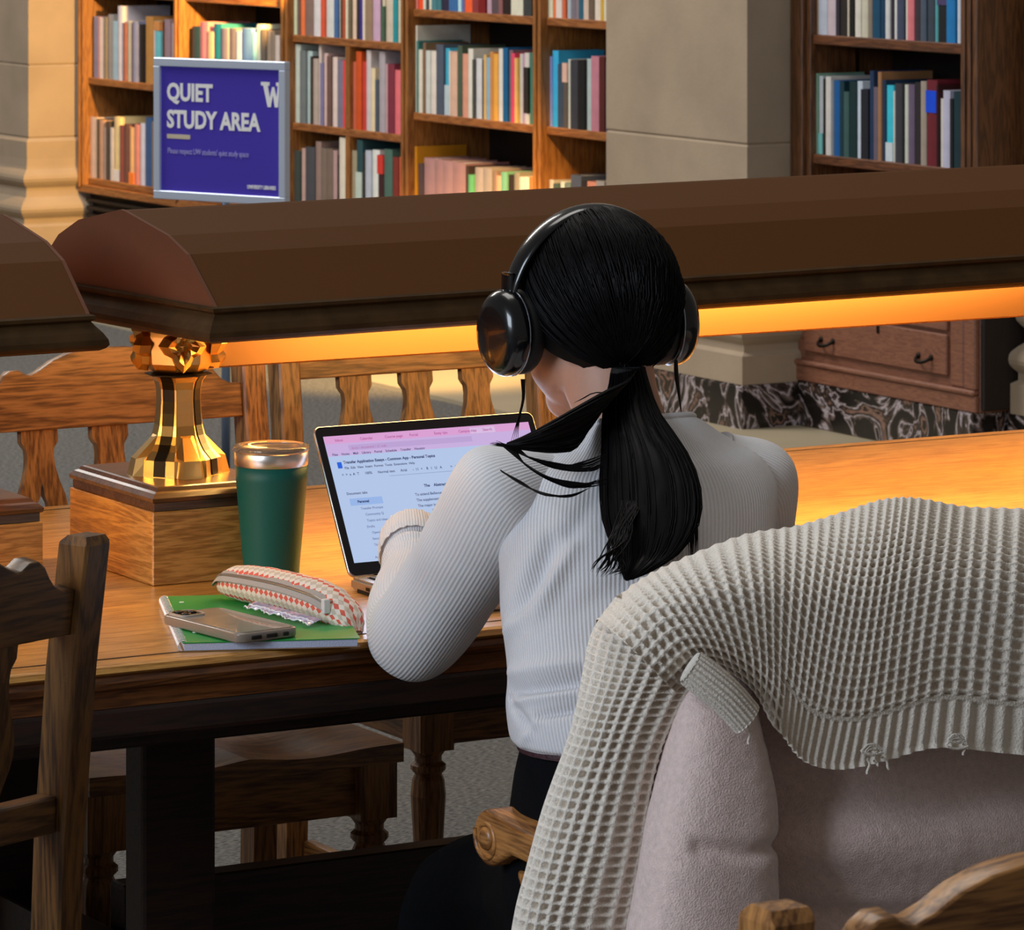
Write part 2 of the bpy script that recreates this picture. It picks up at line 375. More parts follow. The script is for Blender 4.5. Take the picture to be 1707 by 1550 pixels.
for (za, zb) in ((.225, .335), (.345, .392)):
    d_ = bx('drawer', (XF+.001, yr, za), (XF+.014, yl, zb), cabY, cab, O3, .003)
    if za < .3:
        for hp in ((1378, 571), (1541, 598)):
            c_ = P3(*hp)-O3
            pts = [c_+Vector((-.022*math.sin(math.pi*t/8), .03*math.cos(math.pi*t/8), .006-.014*math.sin(math.pi*t/8))) for t in range(9)]
            loft('drawer_handle', tube_rings(pts, [.005]*9), mat('dark_iron', '1E1712', .4, metal=.7), d_, 8, 20)
            for s_ in (-.03, .03):
                lathe('handle_boss', [(.0, -.002), (.009, -.002), (.009, .004), (.004, .007)], MC['dark_iron'], d_, 10, (0, 0, 0)).matrix_local = Matrix.Translation(c_+Vector((.002, s_, .006))) @ Matrix.Rotation(R(-90), 4, 'Y')
        c_ = P3(1463, 549)-O3
        box('keyhole_plate', c_+Vector((-.003, -.006, -.011)), c_+Vector((.002, .006, .011)), MC['dark_iron'], d_, .002, 1)
bx('stile', (XF-.006, YR0, .2), (XF+.012, YR0+.05, .395), cabY, cab, O3, .004)
bx('stile', (XF+.0, YR0+.06, .2), (XF+.012, YR0+.12, .395), cabY, cab, O3, .004)
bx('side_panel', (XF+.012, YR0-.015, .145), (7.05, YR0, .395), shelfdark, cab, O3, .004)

# ------------------------------------------------------------------ books
CN = [('white', (225, 220, 212)), ('cream', (224, 208, 180)), ('grey', (140, 140, 140)), ('black', (22, 20, 20)), ('dark grey', (62, 60, 62)), ('brown', (110, 84, 62)), ('dark brown', (62, 38, 26)),
      ('tan', (190, 150, 115)), ('orange', (228, 110, 55)), ('red', (198, 55, 50)), ('maroon', (105, 30, 32)), ('pink', (220, 145, 145)), ('mauve', (165, 125, 140)), ('lilac', (190, 175, 205)),
      ('purple', (70, 55, 110)), ('navy', (28, 36, 75)), ('blue', (50, 105, 170)), ('light blue', (120, 180, 215)), ('pale grey-blue', (172, 188, 200)), ('teal', (40, 130, 140)), ('dark teal', (20, 70, 80)), ('dark green', (45, 70, 55)),
      ('sage green', (135, 160, 135)), ('green', (90, 165, 105)), ('yellow', (222, 170, 60)), ('olive', (120, 112, 80)), ('slate blue', (74, 90, 112)), ('rose', (190, 120, 125))]
def cname(h):
    c = [int(h[i:i+2], 16) for i in (0, 2, 4)]
    return min(CN, key=lambda q: sum((a-b_)**2 for a, b_ in zip(q[1], c)))[0]
pagem = mat('book_pages', 'C9BFA8', .9)
BOOKS = []
def row(bay, z, x0, sc, oy, ox, data, desc, group, xs=6.862, closed=False, hmax=.285):
    """data: (x_end in the zoom, top in the zoom or 0, colour[, band colour, band lo, band hi]) ; sc zoom px per px"""
    px = ox+x0/sc; r0 = len(BOOKS)
    for q in data:
        xe, ty, col = q[:3]; pe = ox+xe/sc
        if col: 
            y1, y0 = yat(px, xs), yat(pe, xs)
            if ty:
                dd = xs/ray((px+pe)/2, 0).x; h = ZC-(oy+ty/sc-HY)*dd/FPX-z
            else: h = random.uniform(.215, .262)
            h = max(.05, min(h, hmax)); BOOKS.append(dict(y0=y0+.0006, y1=y1-.0006, z=z, h=h, col=col, band=q[3:] if len(q) > 3 else None, desc=desc, group=group, xs=xs+random.uniform(0, .010)))
        px = pe
    return r0
g = 1
Z3 = dict(sc=6.4565, ox=470, oy=0)
row(3, 1.001, 112, 6.4565, 0, 470, [(158,0,'C8CDAA'),(190,0,'6E5A50'),(235,0,'EB7846'),(330,0,'876E64'),(410,0,'DCD7D7'),(455,0,'D75A3C'),(550,0,'D7D7D2'),(595,0,'46699B'),(615,0,'D2C3AA'),(650,0,'3C3232'),(672,0,'B45028'),(705,0,'DCCDB4'),(735,0,'6E6450'),(782,0,'E1C3AA'),(830,0,'322837'),(865,0,'3C3296'),(890,0,'E1D2BE'),(965,0,'967D64'),(1045,0,'C8A5BE'),(1070,0,'3C2D23'),(1100,0,'C8BEA5','4B6450',0,.5),(1175,0,'CDBEAA'),(1225,0,'288C96'),(1268,0,'D2C8AF','46826E',.6,1)], 'on the top shelf of the narrow-divided bay', 'books on the top shelf of the third bay')
row(3, .697, 112, 6.4565, 0, 470, [(180,475,'BEC8BE'),(245,545,'707677'),(300,550,'B0C4C4'),(322,605,'40342C'),(375,632,'B3A298'),(402,480,'D0C0B8'),(440,680,'7B7498'),(478,575,'D5B5B0'),(525,605,'6A5048'),(575,615,'DCC8C0'),(636,650,'77748A'),(676,650,'D8484A')], 'on the middle shelf behind the sign\'s right edge', 'books left of the divider on the middle shelf of the third bay')  # darkest entry stands in for the shaded gap between two books
row(3, .697, 732, 6.4565, 0, 470, [(785,665,'C0604A'),(845,555,'C8501E'),(890,665,'C04038'),(940,540,'C8BFC0'),(985,735,'E0CDA8'),(1020,860,'4A5560'),(1085,550,'A8A0A8'),(1120,690,'C09AA0'),(1195,690,'7A3040'),(1262,755,'E07078')], 'on the middle shelf right of the thin divider', 'books right of the divider on the middle shelf of the third bay')
row(3, .393, 50, 2.7095, 0, 470, [(80,680,'3A4440'),(97,670,'B89890'),(140,665,'4A4A50'),(165,640,'907870'),(195,670,'7A6A60'),(225,672,'76655A'),(243,680,'B09090'),(258,700,'2A221E'),(286,622,'D8D0C0')], 'on the lowest shelf right of the sign', 'books left of the divider on the low shelf of the third bay')
row(3, .393, 306, 2.7095, 0, 470, [(335,680,'9A9078'),(362,632,'2A4A50','B8C8C0',0,.6),(375,690,'2A2420'),(400,680,'B0B8C8'),(432,678,'D8DCD8'),(458,700,'3A2020','C83830',.72,1),(495,675,'4A6A60'),(520,710,'7A3028'),(530,710,'C86040')], 'on the lowest shelf left of the lamp-lit upright', 'books right of the divider on the low shelf of the third bay')
row(4, 1.117, 50, 6.459, 0, 680, [(90,0,'E08878'),(135,0,'F05020'),(180,0,'D8D8C8'),(200,0,'505450'),(245,0,'E0DCC8'),(300,0,'4A8088'),(350,0,'427880'),(430,0,'302840'),(525,0,'3A6AA0'),(560,0,'B8E0E8'),(590,0,'6070A8'),(670,0,'F06030'),(750,0,'8A3838'),(828,0,'7A1818'),(875,0,'B898A8'),(960,0,'5A4A50'),(1005,0,'8A5A5A'),(1105,0,'2A1C18'),(1235,0,'D8D4C0'),(1325,0,'3A3C3C')], 'on the top shelf of the fourth bay', 'books on the top shelf of the fourth bay')
row(4, .777, 50, 6.459, 0, 680, [(90,225,'DCD6C8'),(112,440,'3C7873'),(155,535,'D8D0C0'),(187,460,'7A6048'),(235,545,'C8CCC8'),(300,550,'DCD2C8'),(378,480,'505868'),(425,520,'40A8C8','B8C8D0',0,.45),(445,550,'D8DCD8'),(525,560,'D8B098'),(575,490,'4A5A48'),(635,580,'D89880'),(690,525,'DCD8CC'),(708,640,'50504A'),(770,630,'D0D0D4'),(800,650,'4A3830'),(830,590,'D8B070'),(878,620,'8AB0C8'),(915,560,'C88848'),(965,580,'E8A848'),(1010,525,'DCD8D0'),(1065,515,'105A8A'),(1105,540,'7A6068'),(1145,575,'E04868'),(1175,625,'E8B868'),(1215,580,'C0C4B4'),(1250,580,'B890B0'),(1298,570,'D0C8C0','2C2620',.15,.8),(1330,570,'3A7868')], 'on the middle shelf of the fourth bay', 'books on the middle shelf of the fourth bay')
row(4, .396, 590, 2.7095, 0, 470, [(608,660,'C88818'),(630,740,'504040'),(678,715,'A88080'),(716,720,'A47C7C'),(766,727,'A88080'),(825,735,'A47C7C'),(838,750,'40302C'),(862,790,'60A870'),(900,758,'A89890'),(940,760,'9E9088'),(962,775,'8A7060'),(985,795,'E0A080'),(1012,778,'70A888'),(1035,790,'302420'),(1060,780,'8A8070'),(1083,800,'D8C8B8'),(1105,800,'DCD0C0'),(1128,800,'E07840')], 'on the low shelf just above the lamp shade', 'books on the low shelf of the fourth bay')
row(5, 1.117, 182, 5.9636, 0, 880, [(240,0,'D8D4B8'),(275,0,'E07848'),(335,0,'DCD0C8'),(365,0,'D86840'),(400,0,'A8B4BC'),(450,0,'77707A'),(495,0,'8A7A80'),(545,0,'2A5A70'),(595,0,'D0B8A8'),(640,0,'6A5848'),(700,0,'DCD0C0'),(755,0,'C8A040'),(780,0,'E0DCC8'),(840,0,'8A7868'),(895,0,'C04030'),(950,0,'C8C0B0'),(1000,0,'3A4448'),(1075,0,'6A98A0'),(1125,0,'2A2830'),(1165,0,'C0B8D0'),(1188,0,'8A4838'),(1206,0,'E0E0F0'),(1300,0,'90806C')], 'on the top shelf of the fifth bay beside the column', 'books on the top shelf of the fifth bay')
row(5, .777, 185, 5.9636, 0, 880, [(215,560,'9AA0E0'),(275,505,'38A8D8'),(340,640,'3A4858'),(385,625,'5A5048','D8B0A0',.7,1),(415,590,'C8C8BC'),(490,600,'383840'),(558,600,'141414'),(608,585,'A8B8B8'),(688,560,'B87888'),(745,570,'501C18'),(800,620,'605060'),(855,590,'6A1C18'),(915,600,'4888B8'),(955,630,'282838','E0E0E0',0,.3),(1005,440,'68A0E0'),(1045,530,'787060'),(1095,610,'5A7048'),(1150,645,'C0B8A8'),(1200,640,'8A8470'),(1290,600,'6A4030')], 'on the middle shelf beside the stone column', 'books on the middle shelf of the fifth bay')
row(5, .396, 1200, 2.7095, 0, 470, [(1222,812,'B0A8A0'),(1245,830,'405048'),(1270,822,'C8C8C0'),(1298,826,'6A7870'),(1345,792,'4A5060'),(1366,822,'2A2422'),(1412,822,'D08870'),(1450,818,'A09890'),(1520,820,'8A8078'),(1590,818,'787068'),(1650,820,'6A5850')], 'on the low shelf of the fifth bay, tops just above the lamp shade', 'books on the low shelf of the fifth bay')
row(6, 1.117, 122, 5.1667, 0, 1320, [(165,0,'6A7068'),(195,0,'D8C8BC'),(215,0,'B89878'),(290,0,'C0C8D8'),(362,0,'C8B8C0'),(395,0,'302C38'),(465,0,'2A2420'),(485,0,'E0D4C0'),(530,0,'14120F'),(580,0,'DCD8CC'),(640,0,'C8C4B0'),(680,0,'8A7E70'),(745,0,'104868'),(790,0,'0A3858'),(830,0,'D8D8D8'),(860,0,'2A2430'),(895,0,'DCDCDC'),(955,0,'404860'),(990,0,'DCD4C8'),(1048,0,'D87880'),(1100,0,'3A3038'),(1150,0,'4A5868'),(1210,0,'3A4450'),(1240,0,'58A8B0'),(1325,0,'161A1C','4A4068',.45,1),(1400,0,'1878B8'),(1430,0,'D8E0E8'),(1447,0,'4858A0')], 'on the upper shelf of the right bookcase', 'books on the upper shelf of the right bookcase')
row(6, .78, 130, 5.1667, 0, 1320, [(165,560,'A8A8B8'),(207,630,'88B098'),(245,655,'C0C8D0','80C8C8',0,.27),(285,680,'28221C'),(330,660,'D4D0CC'),(350,690,'8A9098'),(400,695,'10589A'),(440,700,'0C3440'),(485,790,'3A5A58'),(545,700,'0C2C30'),(590,700,'C0CCDC'),(655,770,'1C1E28'),(690,610,'1C3458'),(740,750,'6A5C68'),(770,620,'A87850'),(800,690,'1C3450'),(860,735,'38C0D8','C8D4DC',0,.25),(885,785,'D0D0C8'),(945,720,'3A3840'),(980,730,'CCD0C4'),(1035,730,'665870'),(1105,710,'2A2428'),(1155,700,'A09488'),(1245,690,'6A1C28','0848D8',.62,.88),(1260,730,'3A0C0C'),(1295,850,'D4D0CC'),(1355,780,'B8B8D0'),(1380,850,'201C1C'),(1447,790,'103038')], 'on the lower shelf of the right bookcase', 'books on the lower shelf of the right bookcase')
row(1, .777, 275, 8.535, 0, 120, [(335,235,'8A8498'),(375,240,'C88888'),(440,250,'DCC4B8'),(480,240,'706860'),(560,205,'9A9490'),(630,300,'A8C4D0'),(645,300,'201C18'),(715,85,'C8C4D0'),(765,325,'8A5850'),(830,300,'DCC8A8'),(855,330,'704838'),(925,305,'8488A8'),(1025,350,'1A1410'),(1130,235,'C08848'),(1175,350,'DCC8C8'),(1255,300,'70C0C8','D89050',.85,1),(1310,300,'5A2418'),(1390,275,'9A8088'),(1450,335,'C8B0B0')], 'on the upper shelf of the leftmost bay', 'books on the upper shelf of the leftmost bay', hmax=.33)
row(1, .396, 190, 7.045, 180, 120, [(280,105,'D0B4A0'),(300,130,'4A4030'),(360,145,'B89078'),(385,230,'C0B8B8'),(440,160,'4A4038'),(480,230,'B0A8A8'),(550,105,'E0C890','D8D4D0',0,.18),(610,205,'8A4840'),(670,190,'6A4840'),(730,230,'E8B078','F08030',0,.2),(795,195,'D88878'),(850,180,'D0CCD8'),(925,115,'3A5A88'),(1000,160,'8A7868'),(1060,150,'3A3430'),(1120,170,'B8B0A0'),(1180,160,'70564A')], 'on the low shelf of the leftmost bay', 'books on the low shelf of the leftmost bay')
row(2, .777, 975, 3.048, 0, 0, [(1012,135,'2A4448'),(1050,112,'D08088'),(1082,160,'D0A888'),(1120,122,'207888'),(1155,145,'787080'),(1190,145,'706870'),(1225,160,'C8CCD0'),(1275,145,'5A80B8'),(1290,165,'78B0C8'),(1320,125,'C8D0C0'),(1345,150,'6A6058'),(1368,155,'9A8878'),(1390,160,'8E7C6C'),(1412,180,'D0C0B8'),(1426,170,'8A7060')], 'on the shelf just above the purple sign', 'books above the sign')
used = {}
def book_mesh(w, h, dpt):
    """cloth-bound book, spine facing -X, origin at the bottom front of the spine; slot0 cover, slot1 pages"""
    bm = bmesh.new(); t = min(.003, w*.18); y = w/2
    sp = [(.004*(1-math.cos(math.pi*k/5*1.0-0)**2)*0-.004*math.sin(math.pi*k/5), -y+w*k/5) for k in range(6)]
    out = [(dpt, -y), (.0, -y)]+[(a, q) for a, q in sp[1:-1]]+[(0, y), (dpt, y), (dpt, y-t), (.004, y-t), (.004, -y+t), (dpt, -y+t)]
    lo = [bm.verts.new((a, q, 0)) for a, q in out]; hi = [bm.verts.new((a, q, h)) for a, q in out]; n_ = len(out)
    for i in range(n_): bm.faces.new((lo[i], lo[(i+1) % n_], hi[(i+1) % n_], hi[i]))
    k = n_-1
    def f_(idx, L): bm.faces.new([L[i] for i in idx])
    for L in (lo, hi):
        f_([0, 1, n_-2, n_-1], L); f_([6, 7, 8, 9], L); f_([1, 2, 3, 4, 5, 6, 9, 10], L)
    add_box(bm, (.004, -y+t, .003), (dpt-.004, y-t, h-.004), 1)
    return bm
for bi, bk in enumerate(BOOKS):
    cn = cname(bk['col']); hn = 'tall ' if bk['h'] > .245 else 'short ' if bk['h'] < .19 else ''
    w = bk['y1']-bk['y0']; tn = 'thick ' if w > .036 else 'slim ' if w < .018 else ''
    same = [q for q in BOOKS if q['desc'] == bk['desc']]; idx = same.index(bk)
    lf = cname(same[idx-1]['col']) if idx else None; rt = cname(same[idx+1]['col']) if idx+1 < len(same) else None
    base = hn+tn+cn+' book'
    if bk['band']: base += ' with %s band' % cname(bk['band'][0])
    nb = ('between %s and %s' % (lf, rt) if lf and rt else 'first in row before %s' % rt if rt else 'last in row after %s' % lf)
    d_ = bk['desc']
    for alias in (('narrow-divided bay', 'third bay'), ("behind the sign's right edge", 'beside the sign'), ('right of the thin divider', 'past the divider'), ('left of the lamp-lit upright', 'past the divider'), ('just above the lamp shade', 'above the lamp'), ('of the fifth bay beside the column', 'beside the column'), ('of the fifth bay, tops just above the lamp shade', 'beside the column')): d_ = d_.replace(*alias)
    d_ = d_.replace('of the fifth bay, tops above the lamp', 'beside the column').replace('on the lower shelf of the right', 'low in the right').replace('on the upper shelf of the right', 'high in the right').replace('on the upper shelf of the leftmost', 'high in the leftmost').replace('on the low shelf of the leftmost', 'low in the leftmost')
    lab = base+' '+nb+' '+d_
    used.setdefault(lab, []).append(bk); bk['label'] = lab; bk['alt'] = (base, d_, idx, len(same))
ORD = ['first', 'second', 'third', 'fourth', 'fifth', 'sixth', 'seventh', 'eighth', 'ninth', 'tenth', 'eleventh', 'twelfth', 'thirteenth', 'fourteenth', 'fifteenth', 'sixteenth', 'seventeenth', 'eighteenth', 'nineteenth', 'twentieth']
for bk in BOOKS:
    base, d_, idx, nn = bk['alt']
    if len(used[bk['label']]) > 1 or len(bk['label'].split()) > 16:
        k_ = idx if idx < nn/2 else nn-1-idx; bk['label'] = '%s %s from %s %s' % (base, ORD[k_], 'left' if idx < nn/2 else 'right', d_)
        if len(bk['label'].split()) > 16: bk['label'] = '%s book %s from %s %s' % (cname(bk['col']), ORD[k_], 'left' if idx < nn/2 else 'right', d_)
    w = bk['y1']-bk['y0']
    dpt = min(.2, max(.13, bk['h']*.7))
    m_ = mat('cover_'+bk['col'], bk['col'], .55, var=.08, vscale=25)
    o = from_bm('book', book_mesh(w, bk['h'], dpt), [m_, pagem])
    o.location = (bk['xs'], (bk['y0']+bk['y1'])/2, bk['z'])
    tag(o, bk['label'], 'book', bk['group'])
    if bk['band'] and len(bk['band']) == 3:
        c2, lo_, hi_ = bk['band']
        bm = bmesh.new(); add_box(bm, (-.0048, -w/2-.0004, bk['h']*lo_+.0004), (.02, w/2+.0004, bk['h']*hi_-.0004))
        from_bm('spine_band', bm, mat('cover_'+c2, c2, .55, var=.08, vscale=25), o)
    elif w > .022 and bi % 3 == 0:
        c2 = 'D9D2BE' if sum(lin(bk['col'])[:3]) < .6 else '4A4038'
        for zz in (.55, .82):
            bm = bmesh.new(); add_box(bm, (-.0046, -w*.28, bk['h']*zz), (-.002, w*.28, bk['h']*zz+.004)); from_bm('spine_line', bm, mat('cover_'+c2, c2, .55, var=.08, vscale=25), o)
    if bk['col'] == 'C8C4D0' and 'leftmost' in bk['desc'] and bk['h'] > .3:
        me_ = bpy.data.objects[o.name].data; me_.materials[0] = mat('cover_dark', '12100F', .4)
        bm = bmesh.new(); add_box(bm, (-.0052, -w/2-.0003, .0), (-.001, w/2+.0003, bk['h'])); from_bm('spine_cover', bm, mat('cover_C8C4D0', 'C8C4D0', .55, var=.08, vscale=25), o)
        mesh_text('cover_title', 'THE LAST', .042, mat('title_grey', '3E4448', .6), o, frame((.012, -w/2-.001, bk['h']-.055), (1, 0, 0), (0, 0, 1), (0, -1, 0)), depth=.0003)

# ------------------------------------------------------------------ sign on its stand
sx = Vector((.416, -.909, 0)); sz = Vector((0, 0, 1)); sn = sx.cross(sz).normalized(); sn = -sn if sn.dot(Vector((-.49, -.87, 0))) < 0 else sn
c0 = P(367.5, 218, d=11.0)
sg = thing('sign', 'purple quiet study area sign in a silver frame on a slim pole', 'sign', (c0.x, c0.y, 0))
def sp(x, z, dn=0): return sx*x+sz*(z+c0.z)+sn*dn
HW, HH = .213, .178
smm = mat('sign_frame_silver', 'D2DEF2', .35, metal=.3)
def sbox(nm, x0, z0, x1, z1, d0, d1, m, par=sg):
    bm = bmesh.new(); add_box(bm, (x0, z0, d0), (x1, z1, d1))
    bmesh.ops.bevel(bm, geom=list(bm.edges), offset=.0015, segments=1, affect='EDGES')
    o = from_bm(nm, bm, m, par); o.data.transform(frame(sz*c0.z, sx, sz, sn)); return o
sbox('backing_board', -HW+.01, -HH+.01, HW-.01, HH-.01, -.012, -.002, mat('sign_back', '30343A', .6))
post_ = sbox('poster', -HW+.018, -HH+.018, HW-.018, HH-.018, -.002, .002, mat('poster_purple', '4A3AB8', .5))
for nm, a in (('frame_rail', (-HW, HH-.021, HW, HH)), ('frame_rail', (-HW, -HH, HW, -HH+.021)), ('frame_stile', (-HW, -HH+.021, -HW+.02, HH-.021)), ('frame_stile', (HW-.02, -HH+.021, HW, HH-.021))):
    sbox(nm, a[0], a[1], a[2], a[3], -.012, .010, smm)
tw = mat('poster_white', 'FFFFFF', .6)
def T(nm, body, x, z, size, bold=0, m=tw, spc=1.0, par=None, xs=1.0):
    mm = frame(sp(x, z, .003), sx*xs, sz, sn)
    return mesh_text(nm, body, size, m, par or post_, mm, bold, spacing=spc)
def sxz(px_, py_):      # picture point on the sign plane -> (x,z) in the sign
    rr = ray(px_, py_); t = (c0-Vector((0, 0, ZC))).dot(sn)/rr.dot(sn); q = Vector((0, 0, ZC))+rr*t-c0
    return q.dot(sx), q.z
x_, z_ = sxz(279, 166); T('lettering', 'QUIET', x_, z_, .060, .0022, spc=1.0, xs=.86)
x_, z_ = sxz(279, 211); T('lettering', 'STUDY AREA', x_, z_, .060, .0022, spc=1.0, xs=.86)
x_, z_ = sxz(280, 255); T('lettering', 'Please respect UW students\' quiet study space', x_, z_, .020, 0, mat('poster_lilac', 'B4AEEA', .6), xs=.74, spc=.95)
x_, z_ = sxz(413, 314); T('lettering', 'UNIVERSITY LIBRARIES', x_, z_, .013, .0003, xs=.70)
x_, z_ = sxz(279, 223); 
bm = bmesh.new(); add_box(bm, (x_, z_-.011, .002), (x_+.076, z_, .003)); o = from_bm('gold_rule', bm, mat('poster_gold', 'D8CBB0', .6), post_); o.data.transform(frame(sz*c0.z, sx, sz, sn))
# block letter W with slab serifs
x_, z_ = sxz(438, 178); wW, hW = .062, .062; e_ = .011
Wp = [(-.004, hW), (.022, hW), (.022, hW-.009), (.017, hW-.009), (.0225, .022), (.030, hW-.012), (.036, hW-.012), (.0435, .022), (.047, hW-.009), (.042, hW-.009), (.042, hW), (.055, hW), (.055, hW-.009), (.0515, hW-.009), (.0475, 0), (.038, 0), (.0325, .030), (.026, 0), (.0165, 0), (.003, hW-.009), (-.004, hW-.009)]
prism('letter_w', [[(a, q) for a, q in Wp]], .001, tw, post_, frame(sp(x_, z_, .0028), sx*1.05, sz, sn))
poleb = sp(0, -HH, -.02); poleb.z = 0
lathe('pole', [(.011, .02), (.011, c0.z-.1)], mat('pole_blue_steel', '8FA2BE', .3, metal=.6), sg, 16, poleb)
lathe('base_plate', [(.0, .0), (.14, .0), (.14, .008), (.02, .02), (.012, .03)], mat('base_black', '1A1A1C', .4, metal=.3), sg, 32, poleb)

# small wooden ledge at far left
bx_ = P(12, 232, d=9.5)
lec = thing('reading_stand', 'corner of a brown wooden reading stand at the left edge before the pillar', 'stand', (bx_.x-.15, bx_.y+.0, 0))
box('top_board', (-.2, -.05, bx_.z-.014), (.10, .05, bx_.z+.014), wX, lec, .004)
box('post', (-.24, -.04, .03), (-.16, .04, bx_.z-.014), wZ, lec, .006)
box('foot', (-.3, -.2, 0), (-.1, .2, .03), wY, lec, .006)

# ================================================================== TABLE
YN, YF, ZT = 4.333, 5.426, .75
tb = thing('library_table', 'long oak reading table with moulded edge carrying the two reading lamps', 'table', (2.6, 4.88, 0))
OT = Vector(tb.location)
XL, XR = .9, 6.1
edge = [(0, ZT), (.006, ZT-.002), (.009, ZT-.008), (.004, ZT-.011), (.001, ZT-.014), (.003, ZT-.020), (.0, ZT-.027), (-.008, ZT-.031), (-.010, ZT-.035), (-.012, ZT-.05)]
bm = bmesh.new()
def tri(yc, xs_): return [bm.verts.new((xs_, y, z)) for y, z in yc]
e1_ = edge[:4]; prof = [(YN-a-4.88, z) for a, z in e1_]+[(YF+a-4.88, z) for a, z in reversed(e1_)]
A_ = tri(prof, XL-2.6); B_ = tri(prof, XR-2.6); n_ = len(prof)
for i in range(n_): bm.faces.new((A_[i], A_[(i+1) % n_], B_[(i+1) % n_], B_[i]))
bm.faces.new(A_); bm.faces.new(list(reversed(B_)))
from_bm('tabletop', bm, tX, tb)
tedge = wood('table_oak_edge_shaded', '7E4A20', '4E2A10', 'X', rough=.4, grain=1.2, coat=.3)  # same table oak, darkened to stand in for shade on the edge
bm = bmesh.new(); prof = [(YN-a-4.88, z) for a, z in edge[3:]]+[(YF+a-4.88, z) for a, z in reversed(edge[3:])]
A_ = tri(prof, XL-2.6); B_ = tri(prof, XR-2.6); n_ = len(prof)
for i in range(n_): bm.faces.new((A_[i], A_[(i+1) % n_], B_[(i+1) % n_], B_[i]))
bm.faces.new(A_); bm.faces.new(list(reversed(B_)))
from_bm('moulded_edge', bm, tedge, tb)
# scribed line and raised edge strip, near and far side
for yy in (YN+.030, YF-.030):
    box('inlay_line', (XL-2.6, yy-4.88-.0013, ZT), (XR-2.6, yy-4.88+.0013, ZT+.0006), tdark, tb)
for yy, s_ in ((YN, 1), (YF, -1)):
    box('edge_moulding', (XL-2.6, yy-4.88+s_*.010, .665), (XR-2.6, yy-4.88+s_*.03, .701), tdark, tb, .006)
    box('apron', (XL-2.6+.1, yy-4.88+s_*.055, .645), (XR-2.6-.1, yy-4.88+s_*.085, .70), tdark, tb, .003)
for xx in (2.118, 5.3):
    for ya, yb in ((4.60, 4.65), (5.08, 5.16)):
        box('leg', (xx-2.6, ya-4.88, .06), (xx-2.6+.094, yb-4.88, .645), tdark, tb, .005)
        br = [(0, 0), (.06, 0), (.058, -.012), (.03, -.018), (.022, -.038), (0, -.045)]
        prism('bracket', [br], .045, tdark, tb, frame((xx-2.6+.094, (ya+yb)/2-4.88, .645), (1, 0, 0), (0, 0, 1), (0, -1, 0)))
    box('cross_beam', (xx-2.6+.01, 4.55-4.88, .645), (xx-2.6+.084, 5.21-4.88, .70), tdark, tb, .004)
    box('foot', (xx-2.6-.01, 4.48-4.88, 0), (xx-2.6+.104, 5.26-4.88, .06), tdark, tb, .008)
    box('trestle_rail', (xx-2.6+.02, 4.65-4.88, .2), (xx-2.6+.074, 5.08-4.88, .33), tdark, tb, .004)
box('stretcher', (2.212-2.6, -.022, .19), (5.3-2.6, .022, .375), tdark, tb, .006)

